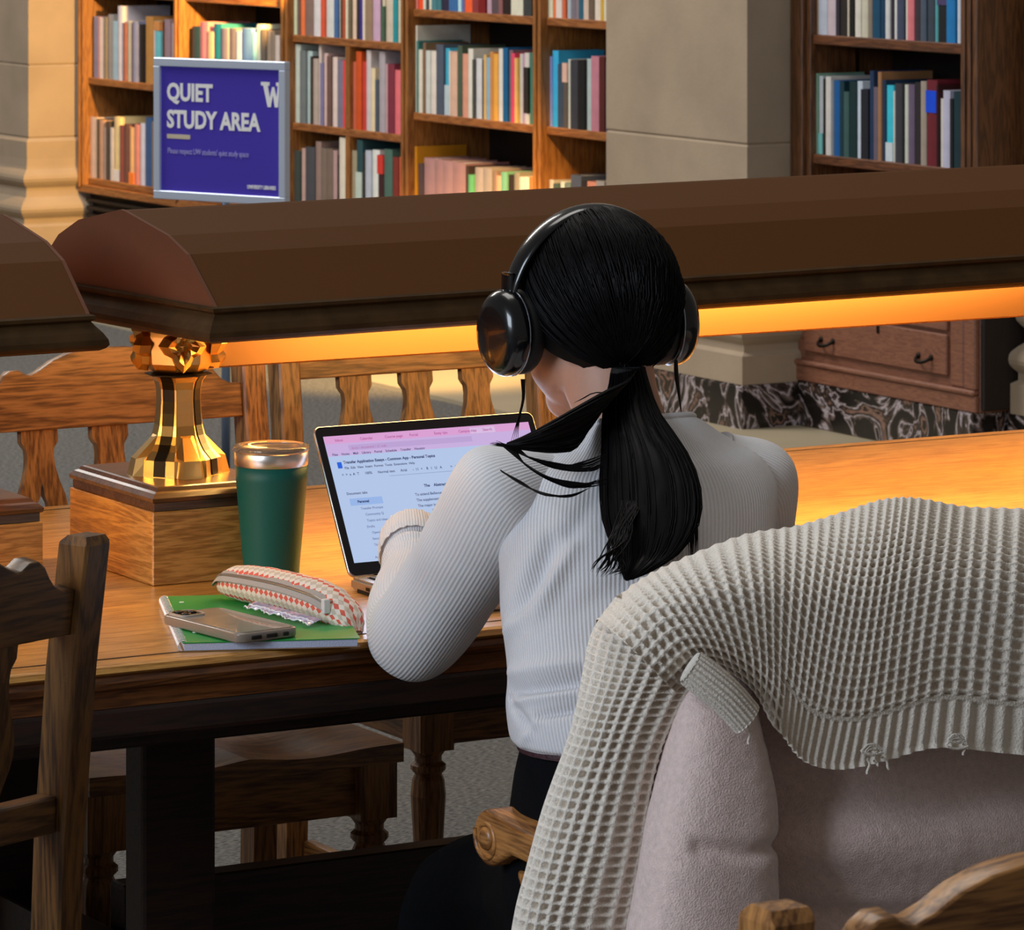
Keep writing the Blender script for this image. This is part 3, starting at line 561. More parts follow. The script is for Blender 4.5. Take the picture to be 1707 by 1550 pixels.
# ================================================================== LAMPS
def reading_lamp(label, xbox, xend, side, length, rot):
    """side +1: the shade's visible end is its left end and it runs to +X; -1 the other way"""
    t = thing('reading_lamp', label, 'lamp', (xbox+side*.086, 4.892, ZT))
    O = Vector(t.location)
    hx, hy = .086, .1225
    for q_ in (-1, 1):
        box('front_board', (-hx, q_*hy, .0005), (hx, q_*(hy-.012), .088), tX, t, .001, 1)
        box('side_board', (q_*(hx+.0004), -hy+.001, .0005), (q_*(hx-.012), hy-.001, .0878), tY, t, .001, 1)
    box('top_board', (-hx+.01, -hy+.01, .08), (hx-.01, hy-.01, .088), tX, t)
    bm = bmesh.new(); rows = []
    for o_, z in ((-.003, .0885), (-.003, .098), (.0, .0995), (.001, .104), (-.004, .109), (-.008, .111), (-.011, .115), (-.014, .116)):
        rows.append([bm.verts.new((sx_*(hx+o_), sy_*(hy+o_), z)) for sx_, sy_ in ((-1, -1), (1, -1), (1, 1), (-1, 1))])
    for a, c in zip(rows, rows[1:]):
        for i in range(4): bm.faces.new((a[i], a[(i+1) % 4], c[(i+1) % 4], c[i]))
    bm.faces.new(list(reversed(rows[0]))); bm.faces.new(rows[-1])
    from_bm('plinth', bm, plinthw, t)
    # brass base: octagonal foot, concave shaft, collar
    z0 = .116
    pc = (.0, -.01)
    foot = [(.054, 0), (.054, .001), (.052, .020), (.047, .025), (.042, .030), (.037, .038), (.0325, .048), (.0295, .060), (.0280, .075), (.0270, .090), (.0275, .104), (.030, .113), (.034, .1185), (.036, .120)]
    lathe('brass_shaft', foot, brass, t, 8, (pc[0], pc[1], z0), False, R(22.5-8))
    for k in range(4):  # dark strips painting the dark reflection on the brass facets
        an = R(-8)+R(90)*k+R(-45)
        dr = Vector((math.cos(an), math.sin(an), 0)); tg = Vector((-dr.y, dr.x, 0)); rows = []; bm = bmesh.new()
        for r_, z in foot[1:]:
            rr_ = r_*math.cos(R(22.5))+.0012; w_ = .0075
            rows.append([bm.verts.new(Vector((pc[0], pc[1], z0+z))+dr*(rr_)+tg*s_*w_) for s_ in (-1, 1)]+[bm.verts.new(Vector((pc[0], pc[1], z0+z))+dr*(rr_-.006)+tg*s_*w_) for s_ in (1, -1)])
        for a, c in zip(rows, rows[1:]):
            for i in range(4): bm.faces.new((a[i], a[(i+1) % 4], c[(i+1) % 4], c[i]))
        bm.faces.new(rows[-1]); bm.faces.new(list(reversed(rows[0])))
        from_bm('dark_reflection', bm, brassd, t)
        # faceted toe blocks between the dark reflection strips
        an2 = an+R(45); dr = Vector((math.cos(an2), math.sin(an2), 0)); tg = Vector((-dr.y, dr.x, 0))
        bm = bmesh.new(); c_ = Vector((pc[0], pc[1], z0))
        ring = [(.043, -.021, 0), (.062, -.012, 0), (.062, .012, 0), (.043, .021, 0)]
        top = [(.040, -.018, .025), (.057, -.010, .021), (.057, .010, .021), (.040, .018, .025)]
        ap = [(.028, -.010, .050), (.033, -.005, .046), (.033, .005, .046), (.028, .010, .050)]
        L = [[bm.verts.new(c_+dr*a+tg*q+Vector((0, 0, z))) for a, q, z in rg] for rg in (ring, top, ap)]
        for a, c in zip(L, L[1:]):
            for i in range(4): bm.faces.new((a[i], a[(i+1) % 4], c[(i+1) % 4], c[i]))
        bm.faces.new(L[-1]); bm.faces.new(list(reversed(L[0])))
        from_bm('toe_block', bm, brass, t)
    lathe('collar', [(.038, 0), (.0415, .0012), (.0415, .0024), (.034, .0035)], brassd, t, 8, (pc[0], pc[1], z0+.120), False, R(22.5-8))
    cap = [(.030, .0), (.036, .003), (.041, .012), (.043, .03), (.044, .045), (.043, .075)]
    lathe('capital', [(r_, z) for r_, z in cap], brass, t, 8, (pc[0], pc[1], z0+.1235), False, R(22.5-8))
    for k in range(4):           # knotted rosettes on the capital
        an = R(-8)+R(90)*k+R(-35+25); dr = Vector((math.cos(an), math.sin(an), 0)); tg = Vector((-dr.y, dr.x, 0))
        c_ = Vector((pc[0], pc[1], z0+.1235+.036))+dr*.041
        bm = bmesh.new(); rows = []; random.seed(5+k)
        for j, (rr_, dn) in enumerate(((.024, -.004), (.023, .007), (.016, .015), (.009, .012), (.005, .006), (.001, .008))):
            rows.append([bm.verts.new(c_+dr*(dn+(.003*math.cos(4*w+1) if j in (1, 2) else 0))+tg*(rr_*math.cos(w)*(1+.22*math.cos(4*w)))+Vector((0, 0, rr_*math.sin(w)*1.15*(1+.22*math.cos(4*w))))) for w in [2*math.pi*i/16 for i in range(16)]])
        for a, c in zip(rows, rows[1:]):
            for i in range(16): bm.faces.new((a[i], a[(i+1) % 16], c[(i+1) % 16], c[i]))
        bm.faces.new(rows[-1]); bm.faces.new(list(reversed(rows[0])))
        from_bm('rosette', bm, brass, t)
    # shade: faceted roof, end panel, moulded rim
    zb = 1.05-ZT
    top = [(-.226, 1.090), (-.159, 1.148), (-.112, 1.167), (-.006, 1.189), (.004, 1.190), (.112, 1.170), (.165, 1.148), (.205, 1.115), (.226, 1.088)]
    top = [(y, z-ZT) for y, z in top]
    inn = [(y*.975, z-.004) for y, z in top]
    Rm = Matrix.Translation(Vector((xend-O.x, 4.882-O.y, 0))) @ Matrix.Rotation(rot, 4, 'Z')
    bm = bmesh.new(); x0, x1 = 0.003*side, length*side; loop = top+list(reversed(inn)); n_ = len(loop)
    A = [bm.verts.new((x0, y, z)) for y, z in loop]; B = [bm.verts.new((x1, y, z)) for y, z in loop]
    for i in range(n_): bm.faces.new((A[i], A[(i+1) % n_], B[(i+1) % n_], B[i]))
    for i in range(len(top)-1):
        for L in (A, B): bm.faces.new((L[i], L[i+1], L[n_-2-i], L[n_-1-i]))
    o = from_bm('shade', bm, shadem, t); o.data.transform(Rm)
    for xe in (0, length*side):
        bm = bmesh.new(); pl = top+[(.226, 1.084-ZT), (-.226, 1.084-ZT)]
        a = [bm.verts.new((xe-side*.0015, y*1.005, z+.0006)) for y, z in pl]; c = [bm.verts.new((xe+side*.003, y*1.005, z+.0006)) for y, z in pl]; n_ = len(pl)
        for i in range(n_): bm.faces.new((a[i], a[(i+1) % n_], c[(i+1) % n_], c[i]))
        bm.faces.new(a); bm.faces.new(list(reversed(c)))
        o = from_bm('end_panel', bm, mat('shade_end_paint', (.135, .048, .022), .65, spec=.25, bump=.05, bscale=400), t); o.data.transform(Rm)
    rp = [(.0, 1.092), (.006, 1.090), (.006, 1.086), (.002, 1.083), (.005, 1.079), (.012, 1.071), (.017, 1.063), (.018, 1.057), (.015, 1.053), (.009, 1.050), (.0, 1.050), (-.004, 1.056), (-.004, 1.09)]
    bm = bmesh.new(); rows = []; xa, xb = (0, length*side)
    for o_, z in rp:
        xl_, xr_ = min(xa, xb)-o_, max(xa, xb)+o_; h_ = .226+o_
        rows.append([bm.verts.new(p_) for p_ in ((xl_, -h_, z-ZT), (xr_, -h_, z-ZT), (xr_, h_, z-ZT), (xl_, h_, z-ZT))])
    for j in range(len(rows)):
        a, c = rows[j], rows[(j+1) % len(rows)]
        for i in range(4): bm.faces.new((a[i], a[(i+1) % 4], c[(i+1) % 4], c[i]))
    o = from_bm('rim_moulding', bm, rimm, t); o.data.transform(Rm)
    # centre trough (reflector rail) that hangs under the shade, table-parallel
    xs0, xs1 = (.03, length) if side > 0 else (-length, -.03)
    box('reflector_rail', (xs0, -.026, .243), (xs1, -.006, .330), mat('ochre_enamel', (.26, .125, .05), .7, spec=.1), t, .002, 1)
    box('support_rod', (-.012, -.03, .33), (.012, .03, .435), brassd, t)
    # tubes: real warm fluorescent tubes either side of the trough
    for s_ in (-1, 1):
        y_ = -.016+s_*.11
        lg = bpy.data.lights.new('warm_tube', 'AREA'); lg.shape = 'RECTANGLE'; lg.size = length-.15; lg.size_y = .03; lg.energy = 24*(length/3); lg.color = TUBE; lg.spread = R(180)
        lo = bpy.data.objects.new('warm_tube', lg); C.objects.link(lo); lo.location = O+Vector((side*(length/2+.02), y_+rot*length/2*side, 1.098-ZT))
        lo.rotation_euler = (R(s_*-25), 0, rot)
    return t
reading_lamp('long bronze reading lamp with brass foot stretching behind the seated person', 2.21, 2.222, 1, 2.2, R(4))
reading_lamp('bronze reading lamp cut off by the left edge, its shade end rounded', 2.068, 2.068, -1, 2.0, R(2))

# ================================================================== CHAIRS
CREST = [(0, .108), (.03, .107), (.055, .103), (.08, .094), (.10, .082), (.115, .0755), (.122, .0765), (.132, .083), (.145, .083), (.155, .076), (.163, .064), (.172, .054), (.185, .048), (.205, .047)]
def chair_parts(t, arms=False, mX=wX, mZ=wZ, mY=wY, hw=.22, dz=0):
    """local frame: x sideways, +y front. Parts are meshes under t"""
    k_ = hw/.22
    for s_ in (-1, 1):                                   # rear posts, leaning back above the seat
        pth = [(-.215, .0), (-.205, .25), (-.20, .45), (-.208, .62), (-.225, .80+dz*.6), (-.243, .925+dz)]
        bm = bmesh.new(); rows = []; W_ = .018; D_ = .021
        for y, z in pth:
            rows.append([bm.verts.new((s_*(hw)+a*W_, y+q*D_, z)) for a, q in ((-1, -1), (1, -1), (1, 1), (-1, 1))])
        rows.append([bm.verts.new((s_*hw+a*W_*.8, -.246+q*D_*.6, .934+dz)) for a, q in ((-1, -1), (1, -1), (1, 1), (-1, 1))])
        for a, c in zip(rows, rows[1:]):
            for i in range(4): bm.faces.new((a[i], a[(i+1) % 4], c[(i+1) % 4], c[i]))
        bm.faces.new(list(reversed(rows[0]))); bm.faces.new(rows[-1])
        bmesh.ops.bevel(bm, geom=[e for e in bm.edges if abs(e.verts[0].co.z-e.verts[1].co.z) > .05], offset=.003, segments=1, affect='EDGES')
        from_bm('back_post', bm, mZ, t)
    q = hw-.018; fl = [(x*k_, z) for x, z in CREST if x*k_ < q]+[(q, .047)]
    out = [(-x, z) for x, z in reversed(fl)]+fl[1:]+[(q, 0), (-q, 0)]
    lean = Vector((0, -.14, .99)).normalized()
    prism('crest_rail', [out], .024, mX, t, frame((0, -.229, .836+dz), (1, 0, 0), lean, Vector((1, 0, 0)).cross(lean)), .002)
    # splats with teardrop piercing
    hp = [(.027, 0), (.027, -.016), (.024, -.021), (.0205, -.026), (.0195, -.037), (.021, -.052), (.026, -.070), (.033, -.088), (.0365, -.104), (.0365, -.118), (.033, -.132), (.027, -.146), (.023, -.158), (.024, -.172)]
    td = [(0, -.073), (.0022, -.080), (.0032, -.090), (.0075, -.098), (.009, -.106), (.006, -.113), (0, -.1155)]
    for xo in (-.105, 0, .105):
        o_ = [(x, z) for x, z in hp]+[(-x, z) for x, z in reversed(hp)]
        h_ = [(x, z) for x, z in td]+[(-x, z) for x, z in reversed(td[1:-1])]
        prism('back_splat', [o_, h_], .014, mZ, t, frame((xo*k_, -.229, .837+dz), (1, 0, 0), lean, Vector((1, 0, 0)).cross(lean)))
    box('lower_back_rail', (-q, -.222, .632+dz), (q, -.198, .670+dz), mX, t, .003)
    # saddle seat
    pts, uvs = [], []; nu, nv = 25, 19
    def sh(x, y): return .455-.014*math.exp(-((abs(x)-.09)/.07)**2)*(.6+.4*math.cos(y*5))*(1 if y < .2 else .6)+.002*math.exp(-(x/.03)**2)
    sx_, sy0, sy1 = .225*k_, -.225, .215
    bm = bmesh.new(); G = [[bm.verts.new((-sx_+2*sx_*i/(nu-1), sy0+(sy1-sy0)*j/(nv-1), sh(-sx_+2*sx_*i/(nu-1), sy0+(sy1-sy0)*j/(nv-1)))) for i in range(nu)] for j in range(nv)]
    for j in range(nv-1):
        for i in range(nu-1): bm.faces.new((G[j][i], G[j][i+1], G[j+1][i+1], G[j+1][i]))
    rim = [G[0][i] for i in range(nu)]+[G[j][-1] for j in range(1, nv)]+[G[-1][i] for i in range(nu-2, -1, -1)]+[G[j][0] for j in range(nv-2, 0, -1)]
    low = [bm.verts.new((v.co.x, v.co.y, .43)) for v in rim]; n_ = len(rim)
    for i in range(n_): bm.faces.new((rim[i], rim[(i+1) % n_], low[(i+1) % n_], low[i]))
    bm.faces.new(low)
    from_bm('seat', bm, mX, t)
    a_ = .20*k_
    box('seat_rail', (-a_+.02, .165, .36), (a_-.02, .185, .43), mX, t, .002)
    box('seat_rail', (-a_+.02, -.205, .37), (a_-.02, -.19, .43), mX, t, .002)
    for s_ in (-1, 1): box('seat_rail', (s_*a_-.01, -.18, .36), (s_*a_+.01, .15, .43), mY, t, .002)
    for s_ in (-1, 1):                                   # front legs: square block, turned shaft
        lx, ly = s_*.195*k_, .175
        bm = bmesh.new(); add_box(bm, (lx-.027, ly-.027, .355), (lx+.027, ly+.027, .43))
        rows = []
        for r_, z in ((.022, .355), (.016, .345), (.016, .338), (.021, .333), (.021, .326), (.016, .320), (.019, .312), (.021, .29), (.019, .25), (.016, .18), (.014, .12), (.018, .105), (.018, .095), (.014, .085), (.018, .06), (.014, .0)):
            rows.append([bm.verts.new((lx+1.2*r_*math.cos(w), ly+1.2*r_*math.sin(w), z)) for w in [2*math.pi*i/14 for i in range(14)]])
        for a, c in zip(rows, rows[1:]):
            for i in range(14): bm.faces.new((a[i], a[(i+1) % 14], c[(i+1) % 14], c[i]))
        bm.faces.new(rows[-1])
        from_bm('front_leg', bm, mZ, t)
    for s_ in (-1, 1): box('stretcher', (s_*.2*k_-.009, -.19, .13), (s_*.2*k_+.009, .16, .155), mY, t, .003)
    box('stretcher', (-.19*k_, -.01, .132), (.19*k_, .01, .153), mX, t, .003)
    if arms:
        for s_ in (-1, 1):
            L0, L1, z0 = -.225, .078, .614
            o_ = [(L0, z0-.012), (L0, z0+.018)]+[(L0+(L1-.03-L0)*k/10, z0+.018-.010*math.sin(math.pi*k/10)) for k in range(1, 11)]
            o_ += [(L1-.026+.029*math.sin(w), z0-.011+.029*math.cos(w)) for w in [math.pi*k/14 for k in range(0, 15)]]
            o_ += [(L1-.026-.029*math.sin(w), z0-.011-.029*math.cos(w)) for w in [math.pi*k/14*.5 for k in range(1, 7)]]
            o_ += [(L1-.075, z0-.020), (L1-.14, z0-.022), (L1-.22, z0-.014)]
            xa = s_*(hw+.014)
            arm = prism('arm', [o_], .058, mY, t, frame((xa, 0, 0), (0, 1, 0), (0, 0, 1), (1, 0, 0)), .005, 2)
            for f_ in (-1, 1):
                c_ = Vector((xa+f_*.029, L1-.026, z0-.011))
                sp_ = [c_+Vector((0, (.024-.0055*w/math.pi)*math.cos(-w+.3), (.024-.0055*w/math.pi)*math.sin(-w+.3))) for w in [k*math.pi/8 for k in range(0, 22)]]
                loft('scroll_ridge', tube_rings(sp_, [.0028]*len(sp_), up=Vector((1, 0, .01))), mY, arm, 6, 60)
                lathe('scroll_eye', [(.013, -.002), (.012, .002), (.008, .0045), (.001, .005)], mY, arm, 18).matrix_local = Matrix.Translation(c_) @ Matrix.Rotation(R(90*f_), 4, 'Y')
            lathe('arm_post', [(.016, .44), (.016, .45), (.012, .455), (.018, .47), (.02, .49), (.014, .52), (.012, .55), (.018, .57), (.018, .575)], mZ, t, 14, (xa, .0, 0))
    return t
def copy_tree(src):
    r_ = src.copy(); C.objects.link(r_)
    for ch in src.children:
        c = ch.copy(); C.objects.link(c); c.parent = r_; c.matrix_parent_inverse = ch.matrix_parent_inverse
        for g_ in ch.children:
            d = g_.copy(); C.objects.link(d); d.parent = c
    return r_
GC = 'oak chairs around the reading table'
ca = thing('library_chair', 'pale oak chair facing us behind the tumbler and brass lamp foot', 'chair', (2.500, 5.315, 0), R(180), GC)
chair_parts(ca)
cb = copy_tree(ca); cb.location = (3.165, 5.66, 0); cb['label'] = 'oak chair with vase-shaped back splats behind the laptop'
# near left chair, turned; right post top measured at (138,895)
def place_by_post(o, px_, py_, rz, s_=1, hw=.22):
    top = P(px_, py_, Z=.93); M_ = Matrix.Rotation(rz, 4, 'Z'); q = M_ @ Vector((s_*hw, -.243, 0))
    o.location = (top.x-q.x, top.y-q.y, 0); o.rotation_euler = (0, 0, rz)
cc = thing('library_chair', '', 'chair', (0, 0, 0), 0, GC); chair_parts(cc, False, wood('shaded_oak_x', '6E4A22', '3A230E', 'X'), wood('shaded_oak_z', '6E4A22', '3A230E', 'Z'), wood('shaded_oak_y', '6E4A22', '3A230E', 'Y')); place_by_post(cc, 140, 897, R(22.9)); cc['label'] = 'oak chair painted in shade, cut by the left edge, turned towards the table'  # same oak as the other chairs, darkened to carry this one's shade
cd = copy_tree(ca); place_by_post(cd, 1295, 1517, R(0), -1); cd['label'] = 'oak chair whose crest rail just shows at the bottom right corner'
ce = thing('armchair', 'oak armchair with scrolled arm under the draped clothes', 'chair', (2.53, 3.925, 0), 0)
chair_parts(ce, True, hw=.265, dz=-.07)

# ================================================================== THINGS ON THE TABLE
# ---- laptop
hl = P(583, 962, Y=4.63); Zb = hl.z
lp = thing('laptop', 'open silver laptop showing a text document in front of the seated person', 'laptop', (hl.x+.152, 4.53, ZT))
OL = Vector(lp.location)
al = mat('laptop_aluminium', 'C9C9CC', .3, metal=.9); blk = mat('laptop_black', '0C0B0E', .25)
zt_ = Zb-ZT                                            # deck height above the table
w2 = .152
bm = bmesh.new(); add_box(bm, (-w2, -.112, zt_-.014), (w2, .100, zt_)); bmesh.ops.bevel(bm, geom=[e for e in bm.edges], offset=.003, segments=2, affect='EDGES')
base = from_bm('base', bm, al, lp)
box('keyboard_well', (-.138, -.012, zt_-.001), (.138, .083, zt_+.0006), blk, base)
bm = bmesh.new()
for r_ in range(6):
    nk = 14; kw = .274/nk
    for k in range(nk):
        if r_ == 0 and 4 < k < 10: continue
        add_box(bm, (-.137+k*kw+.001, -.010+r_*.0155, zt_+.0006), (-.137+(k+1)*kw-.001, -.010+(r_+1)*.0155-.002, zt_+.0018))
o = from_bm('keys', bm, mat('key_black', '17171B', .5), base); o['kind'] = 'stuff'
box('trackpad', (-.055, -.105, zt_-.001), (.055, -.025, zt_+.0004), mat('trackpad_grey', 'B5B5B8', .25, metal=.6), base)
for k in (0, 1): box('port', (-w2-.0006, .05-k*.016, zt_-.010), (-w2+.002, .059-k*.016, zt_-.006), blk, base)
ht = P(515, 712, Y=4.63+.097)                         # top left corner of the lid
up = Vector((0, ht.y-4.63, ht.z-Zb)); LH = up.length; up.normalize(); rx = Vector((1, 0, 0)); nn = rx.cross(up)   # nn faces the viewer side (-Y)
lo_ = Vector((0, 4.63-OL.y, zt_))
def rrect(x0, y0, x1, y1, r_, n_=5):
    o_ = []
    for cx_, cy_, a0 in ((x1-r_, y1-r_, 0), (x0+r_, y1-r_, 90), (x0+r_, y0+r_, 180), (x1-r_, y0+r_, 270)):
        o_ += [(cx_+r_*math.cos(R(a0+90*k/n_)), cy_+r_*math.sin(R(a0+90*k/n_))) for k in range(n_+1)]
    return o_
lid = prism('lid', [rrect(-w2, 0, w2, LH, .009)], .005, al, lp, frame(lo_-nn*.003, rx, up, nn), .001)
prism('bezel', [rrect(-w2+.0015, .0015, w2-.0015, LH-.0015, .008)], .0006, mat('bezel_black', '0D0A12', .12, coat=.6), lid, frame(lo_-nn*.0002, rx, up, nn))
loft('hinge', tube_rings([lo_+Vector((x, .002, -.003)) for x in (-.12, 0, .12)], [.004]*3), blk, lp, 10, 6)
sx0, sx1, sy0, sy1 = -w2+.010, w2-.010, .017, LH-.014
def em(name, c, s=1.0): return mat(name, '000000', .3, emit=c, estr=s, spec=.2)
scr = prism('screen', [[(sx0, sy0), (sx1, sy0), (sx1, sy1), (sx0, sy1)]], .0004, em('screen_page', 'B9CDF0', .92), lid, frame(lo_+nn*.0004, rx, up, nn))
def slab(nm, x0, y0, x1, y1, m, lift=.0008):
    return prism(nm, [[(x0, y0), (x1, y0), (x1, y1), (x0, y1)]], .0002, m, lid, frame(lo_+nn*lift, rx, up, nn))
slab('tab_bar', sx0, sy1-.010, sx1, sy1, em('screen_pink', 'D9A0D2'))
slab('address_bar', sx0, sy1-.026, sx1, sy1-.010, em('screen_lilac', 'C8AEDD'))
slab('selected_tab', sx0+.2, sy1-.010, sx0+.235, sy1-.002, em('screen_lilac2', 'D9C4E6'))
slab('address_field', sx0+.03, sy1-.020, sx0+.2, sy1-.013, em('screen_lilac3', 'BBA2D4'), .0009)
slab('active_heading', sx0+.014, sy1-.0905, sx0+.058, sy1-.0815, em('screen_select', '97B4E6'))
slab('document_icon', sx0+.0095, sy1-.042, sx0+.0155, sy1-.034, em('screen_icon', '2B62D8'), .0009)
ink = em('screen_ink', '43507E', .8); ink2 = em('screen_ink_soft', '6E7FAF', .9); pk = em('screen_pink_ink', 'B35C9A')
def st(body, x, y, size, m=ink, bold=0.00008):
    return mesh_text('screen_text', body, size, m, lid, frame(lo_+nn*.0010+rx*x+up*y, rx, up, nn), bold, depth=.0)
T0 = sy1
for k, tx in enumerate(('Inbox', 'Calendar', 'Course page', 'Portal', 'Essay tips', 'Campus map', 'Search')): st(tx, sx0+.014+.034*k, T0-.0075, .0048, pk)
st('docs / document / d / edit', sx0+.034, T0-.0185, .0045, pk)
st('Files    Notes    Mail    Library    Portal    Schedule    Transfer    Housing', sx0+.006, T0-.0255, .0043, ink)
st('Transfer Application Essays - Common App - Personal Topics', sx0+.018, T0-.0365, .0050, ink, .0002)
st('File  Edit  View  Insert  Format  Tools  Extensions  Help', sx0+.018, T0-.0435, .0042)
st('<  >  a  A  T      100%      Normal text      Arial      -  11  +    B   I   U   A         =   =   =', sx0+.012, T0-.052, .0046)
slab('ruler_line', sx0+.075, T0-.0565, sx1, T0-.0562, ink2)
st('Document tabs', sx0+.012, T0-.0765, .0045)
st('Personal', sx0+.024, T0-.0875, .0045, ink, .0002)
side = ['Transfer Prompts', 'Community Q', 'Topics and ideas', 'Drafts', 'Opening Paragraph', 'Second draft', 'Third paragraph', 'Why Major', 'Activities', 'Supplements', 'School essays', 'Short responses', 'Final edits', 'Notes']
ind = [.0, .006, .006, .003, .010, .008, .008, .014, .004, .005, .010, .010, .012, .008]
for k, (tx, i_) in enumerate(zip(side, ind)):
    yy_ = T0-.0965-.0078*k
    if yy_ > sy0+.002: st(tx, sx0+.026+i_*.7, yy_, .0042, ink2)
st('The    Abstract', sx0+.118, T0-.074, .0050, ink, .0002)
for k, (tx, i_) in enumerate((('To attend Bellevue Community College, reasons that', 0), ('The supplement and plan', 0), ('The major is Human-Centred work', 0), ('First Years Writing', .018), ('Business Topic Overview', .018), ('Why I am applying to: reach the goals', .002), ('', 0), ('Please describe how it shapes your plan', .003), ('', 0), ('Summary', .03), ('and the following paragraphs of this essay', .0), ('explain how the work was organised', .0))):
    if tx: st(tx, sx0+.103+i_, T0-.0845-.0073*k, .0048)
box('stand_foot', (-w2+.0, -.09, .0005), (-w2+.05, .085, zt_-.0142), mat('black_rubber', '17130F', .6), lp, .004)
box('stand_foot', (w2-.05, -.09, .0005), (w2, .085, zt_-.0142), MC['black_rubber'], lp, .004)
sl = bpy.data.lights.new('screen_glow', 'AREA')   # light of the lit display itself
sl.shape = 'RECTANGLE'; sl.size = .26; sl.size_y = .15; sl.energy = .35; sl.color = (.7, .8, 1)
so = bpy.data.objects.new('screen_glow', sl); C.objects.link(so); cpos = OL+lo_+up*.095+nn*.004; so.location = cpos
so.rotation_euler = nn.to_track_quat('-Z', 'Y').to_euler()

# ---- tumbler
tp = P(452, 970, Z=ZT); tt = thing('tumbler', 'dark green insulated tumbler with clear lid beside the lamp box', 'cup', (tp.x, tp.y, ZT))
ds = (tp.x**2+tp.y**2)**.5; spx = FPX/ds*1.0
rt_ = 61/spx; rbm = 45/spx; hh = .1405
green = mat('green_powder_coat', '0B534B', .5, bump=.15, bscale=700, spec=.4)
lathe('body', [(.0, .001), (rbm*.93, .001), (rbm, .004), (rbm+.001, .010)]+[(rbm+(rt_-rbm)*(k/8)**.85, .01+(hh-.01)*k/8) for k in range(1, 9)], green, tt, 64)
steel = mat('brushed_steel', 'D8D0C8', .32, metal=1)
zr = hh; lathe('steel_rim', [(rt_-.0005, zr), (rt_+.0002, zr+.001), (rt_+.0004, zr+.016), (rt_-.0005, zr+.0172), (rt_-.004, zr+.0172), (rt_-.004, zr)], steel, tt, 64)
clr = mat('clear_lid_plastic', 'E8E2DE', .08, trans=.9, spec=.5)
lathe('lid', [(rt_-.004, zr+.012), (rt_-.003, zr+.0174), (rt_+.0012, zr+.0176), (rt_+.0022, zr+.020), (rt_+.001, zr+.0235), (rt_-.004, zr+.0245), (rt_-.008, zr+.022), (rt_-.010, zr+.016), (.001, zr+.015)], clr, tt, 64)
box('lid_slider', (-.012, -.02, zr+.0155), (.012, .006, zr+.0195), mat('slider_plastic', 'BDB4AE', .2, trans=.5), tt, .002)
box('lid_tab', (-rt_-.006, -.006, zr+.0178), (-rt_+.003, .006, zr+.0225), clr, tt, .002)

# ---- notebook
q0, q1, q2 = P(219, 996, Z=ZT+.010), P(298, 1072, Z=ZT+.010), P(600, 1064, Z=ZT+.010)
ax = (q2-q1).normalized(); ay = (q0-q1); ay = (ay-ax*ay.dot(ax)).normalized()
nl, nw = (q2-q1).length, (q0-q1).length
nb_ = thing('spiral_notebook', 'green spiral notebook lying under the phone and pencil case', 'notebook', (q1.x, q1.y, ZT))
NM = frame((0, 0, 0), ax, ay, (0, 0, 1))
def nbox(nm, a, c, m, par, bev=0):
    o = box(nm, a, c, m, par, bev, 1); o.data.transform(NM); return o
nbox('back_cover', (0.004, 0, .0004), (nl, nw, .0014), mat('cardboard', '8A6A4A', .8), nb_)
pg = nbox('pages', (.006, .001, .0015), (nl-.003, nw-.001, .0092), mat('paper_edge', 'B9BFD8', .8, bump=.6, bscale=900), nb_)
cv = nbox('front_cover', (.004, 0, .0093), (nl, nw, .0104), mat('green_card', '1E8A3C', .45, var=.05, vscale=10), nb_)
for yy_ in (.2, .55, .85):
    lathe('punched_hole', [(.0, 0), (.0028, 0), (.0028, .0004)], mat('paper_white', 'E6E8EA', .8), cv, 12, NM @ Vector((.022, nw*yy_, .0105)))
wm = mat('spiral_wire', 'E9E4E2', .3, metal=.5); pths = []
for k in range(34):
    y_ = .006+(nw-.012)*k/33
    pths.append([NM @ Vector((.005-.006*math.cos(w)*1.0, y_+.0012*w/6.28, .0056+.0058*math.sin(w))) for w in [2*math.pi*i/12 for i in range(13)]])
o = wires('spiral_binding', pths, .0008, wm, nb_, 5); o['kind'] = 'stuff'

# ---- phone in clear case, lying on the notebook
zn = ZT+.0108
f0, f1, f2 = P(396, 1062, Z=zn+.008), P(500, 1050, Z=zn+.008), P(318, 1022, Z=zn+.008)
pxv = (f2-f1); 
a_ = P(398, 1062, Z=zn+.008); b_ = P(500, 1049, Z=zn+.008); c_ = P(316, 1022, Z=zn+.008)
e1 = (b_-a_).normalized(); e2 = (c_-a_); e2 = (e2-e1*e2.dot(e1)).normalized(); lw, ll = (b_-a_).length, .150
ph = thing('phone', 'phone in a scuffed clear case lying face down on the green notebook', 'phone', (a_.x, a_.y, zn+.0004))
PM = frame((0, 0, 0), e1, e2, (0, 0, 1)); ll = min(max((c_-a_).length*1.0, .12), .16)
prism('case', [rrect(0, 0, lw, ll, .012)], .0105, mat('clear_case', '9C8E80', .25, trans=.35, coat=.3), ph, PM @ Matrix.Translation((0, 0, .00525)), .002, 2)
prism('phone_back', [rrect(.004, .004, lw-.004, ll-.004, .010)], .0008, mat('phone_glass', '8D857A', .18, var=.12, vscale=30, coat=.5), ph, PM @ Matrix.Translation((0, 0, .0109)))
cmx = prism('camera_bump', [rrect(.006, ll-.038, .036, ll-.007, .008)], .002, mat('lens_housing', '3A322C', .2, coat=.5), ph, PM @ Matrix.Translation((0, 0, .0120)), .0006)
prism('case_rim', [rrect(.004, ll-.040, .038, ll-.005, .009), list(reversed(rrect(.0065, ll-.0375, .0355, ll-.0075, .008)))], .0022, mat('case_edge', 'D8CEC0', .2, trans=.4), ph, PM @ Matrix.Translation((0, 0, .0124)))
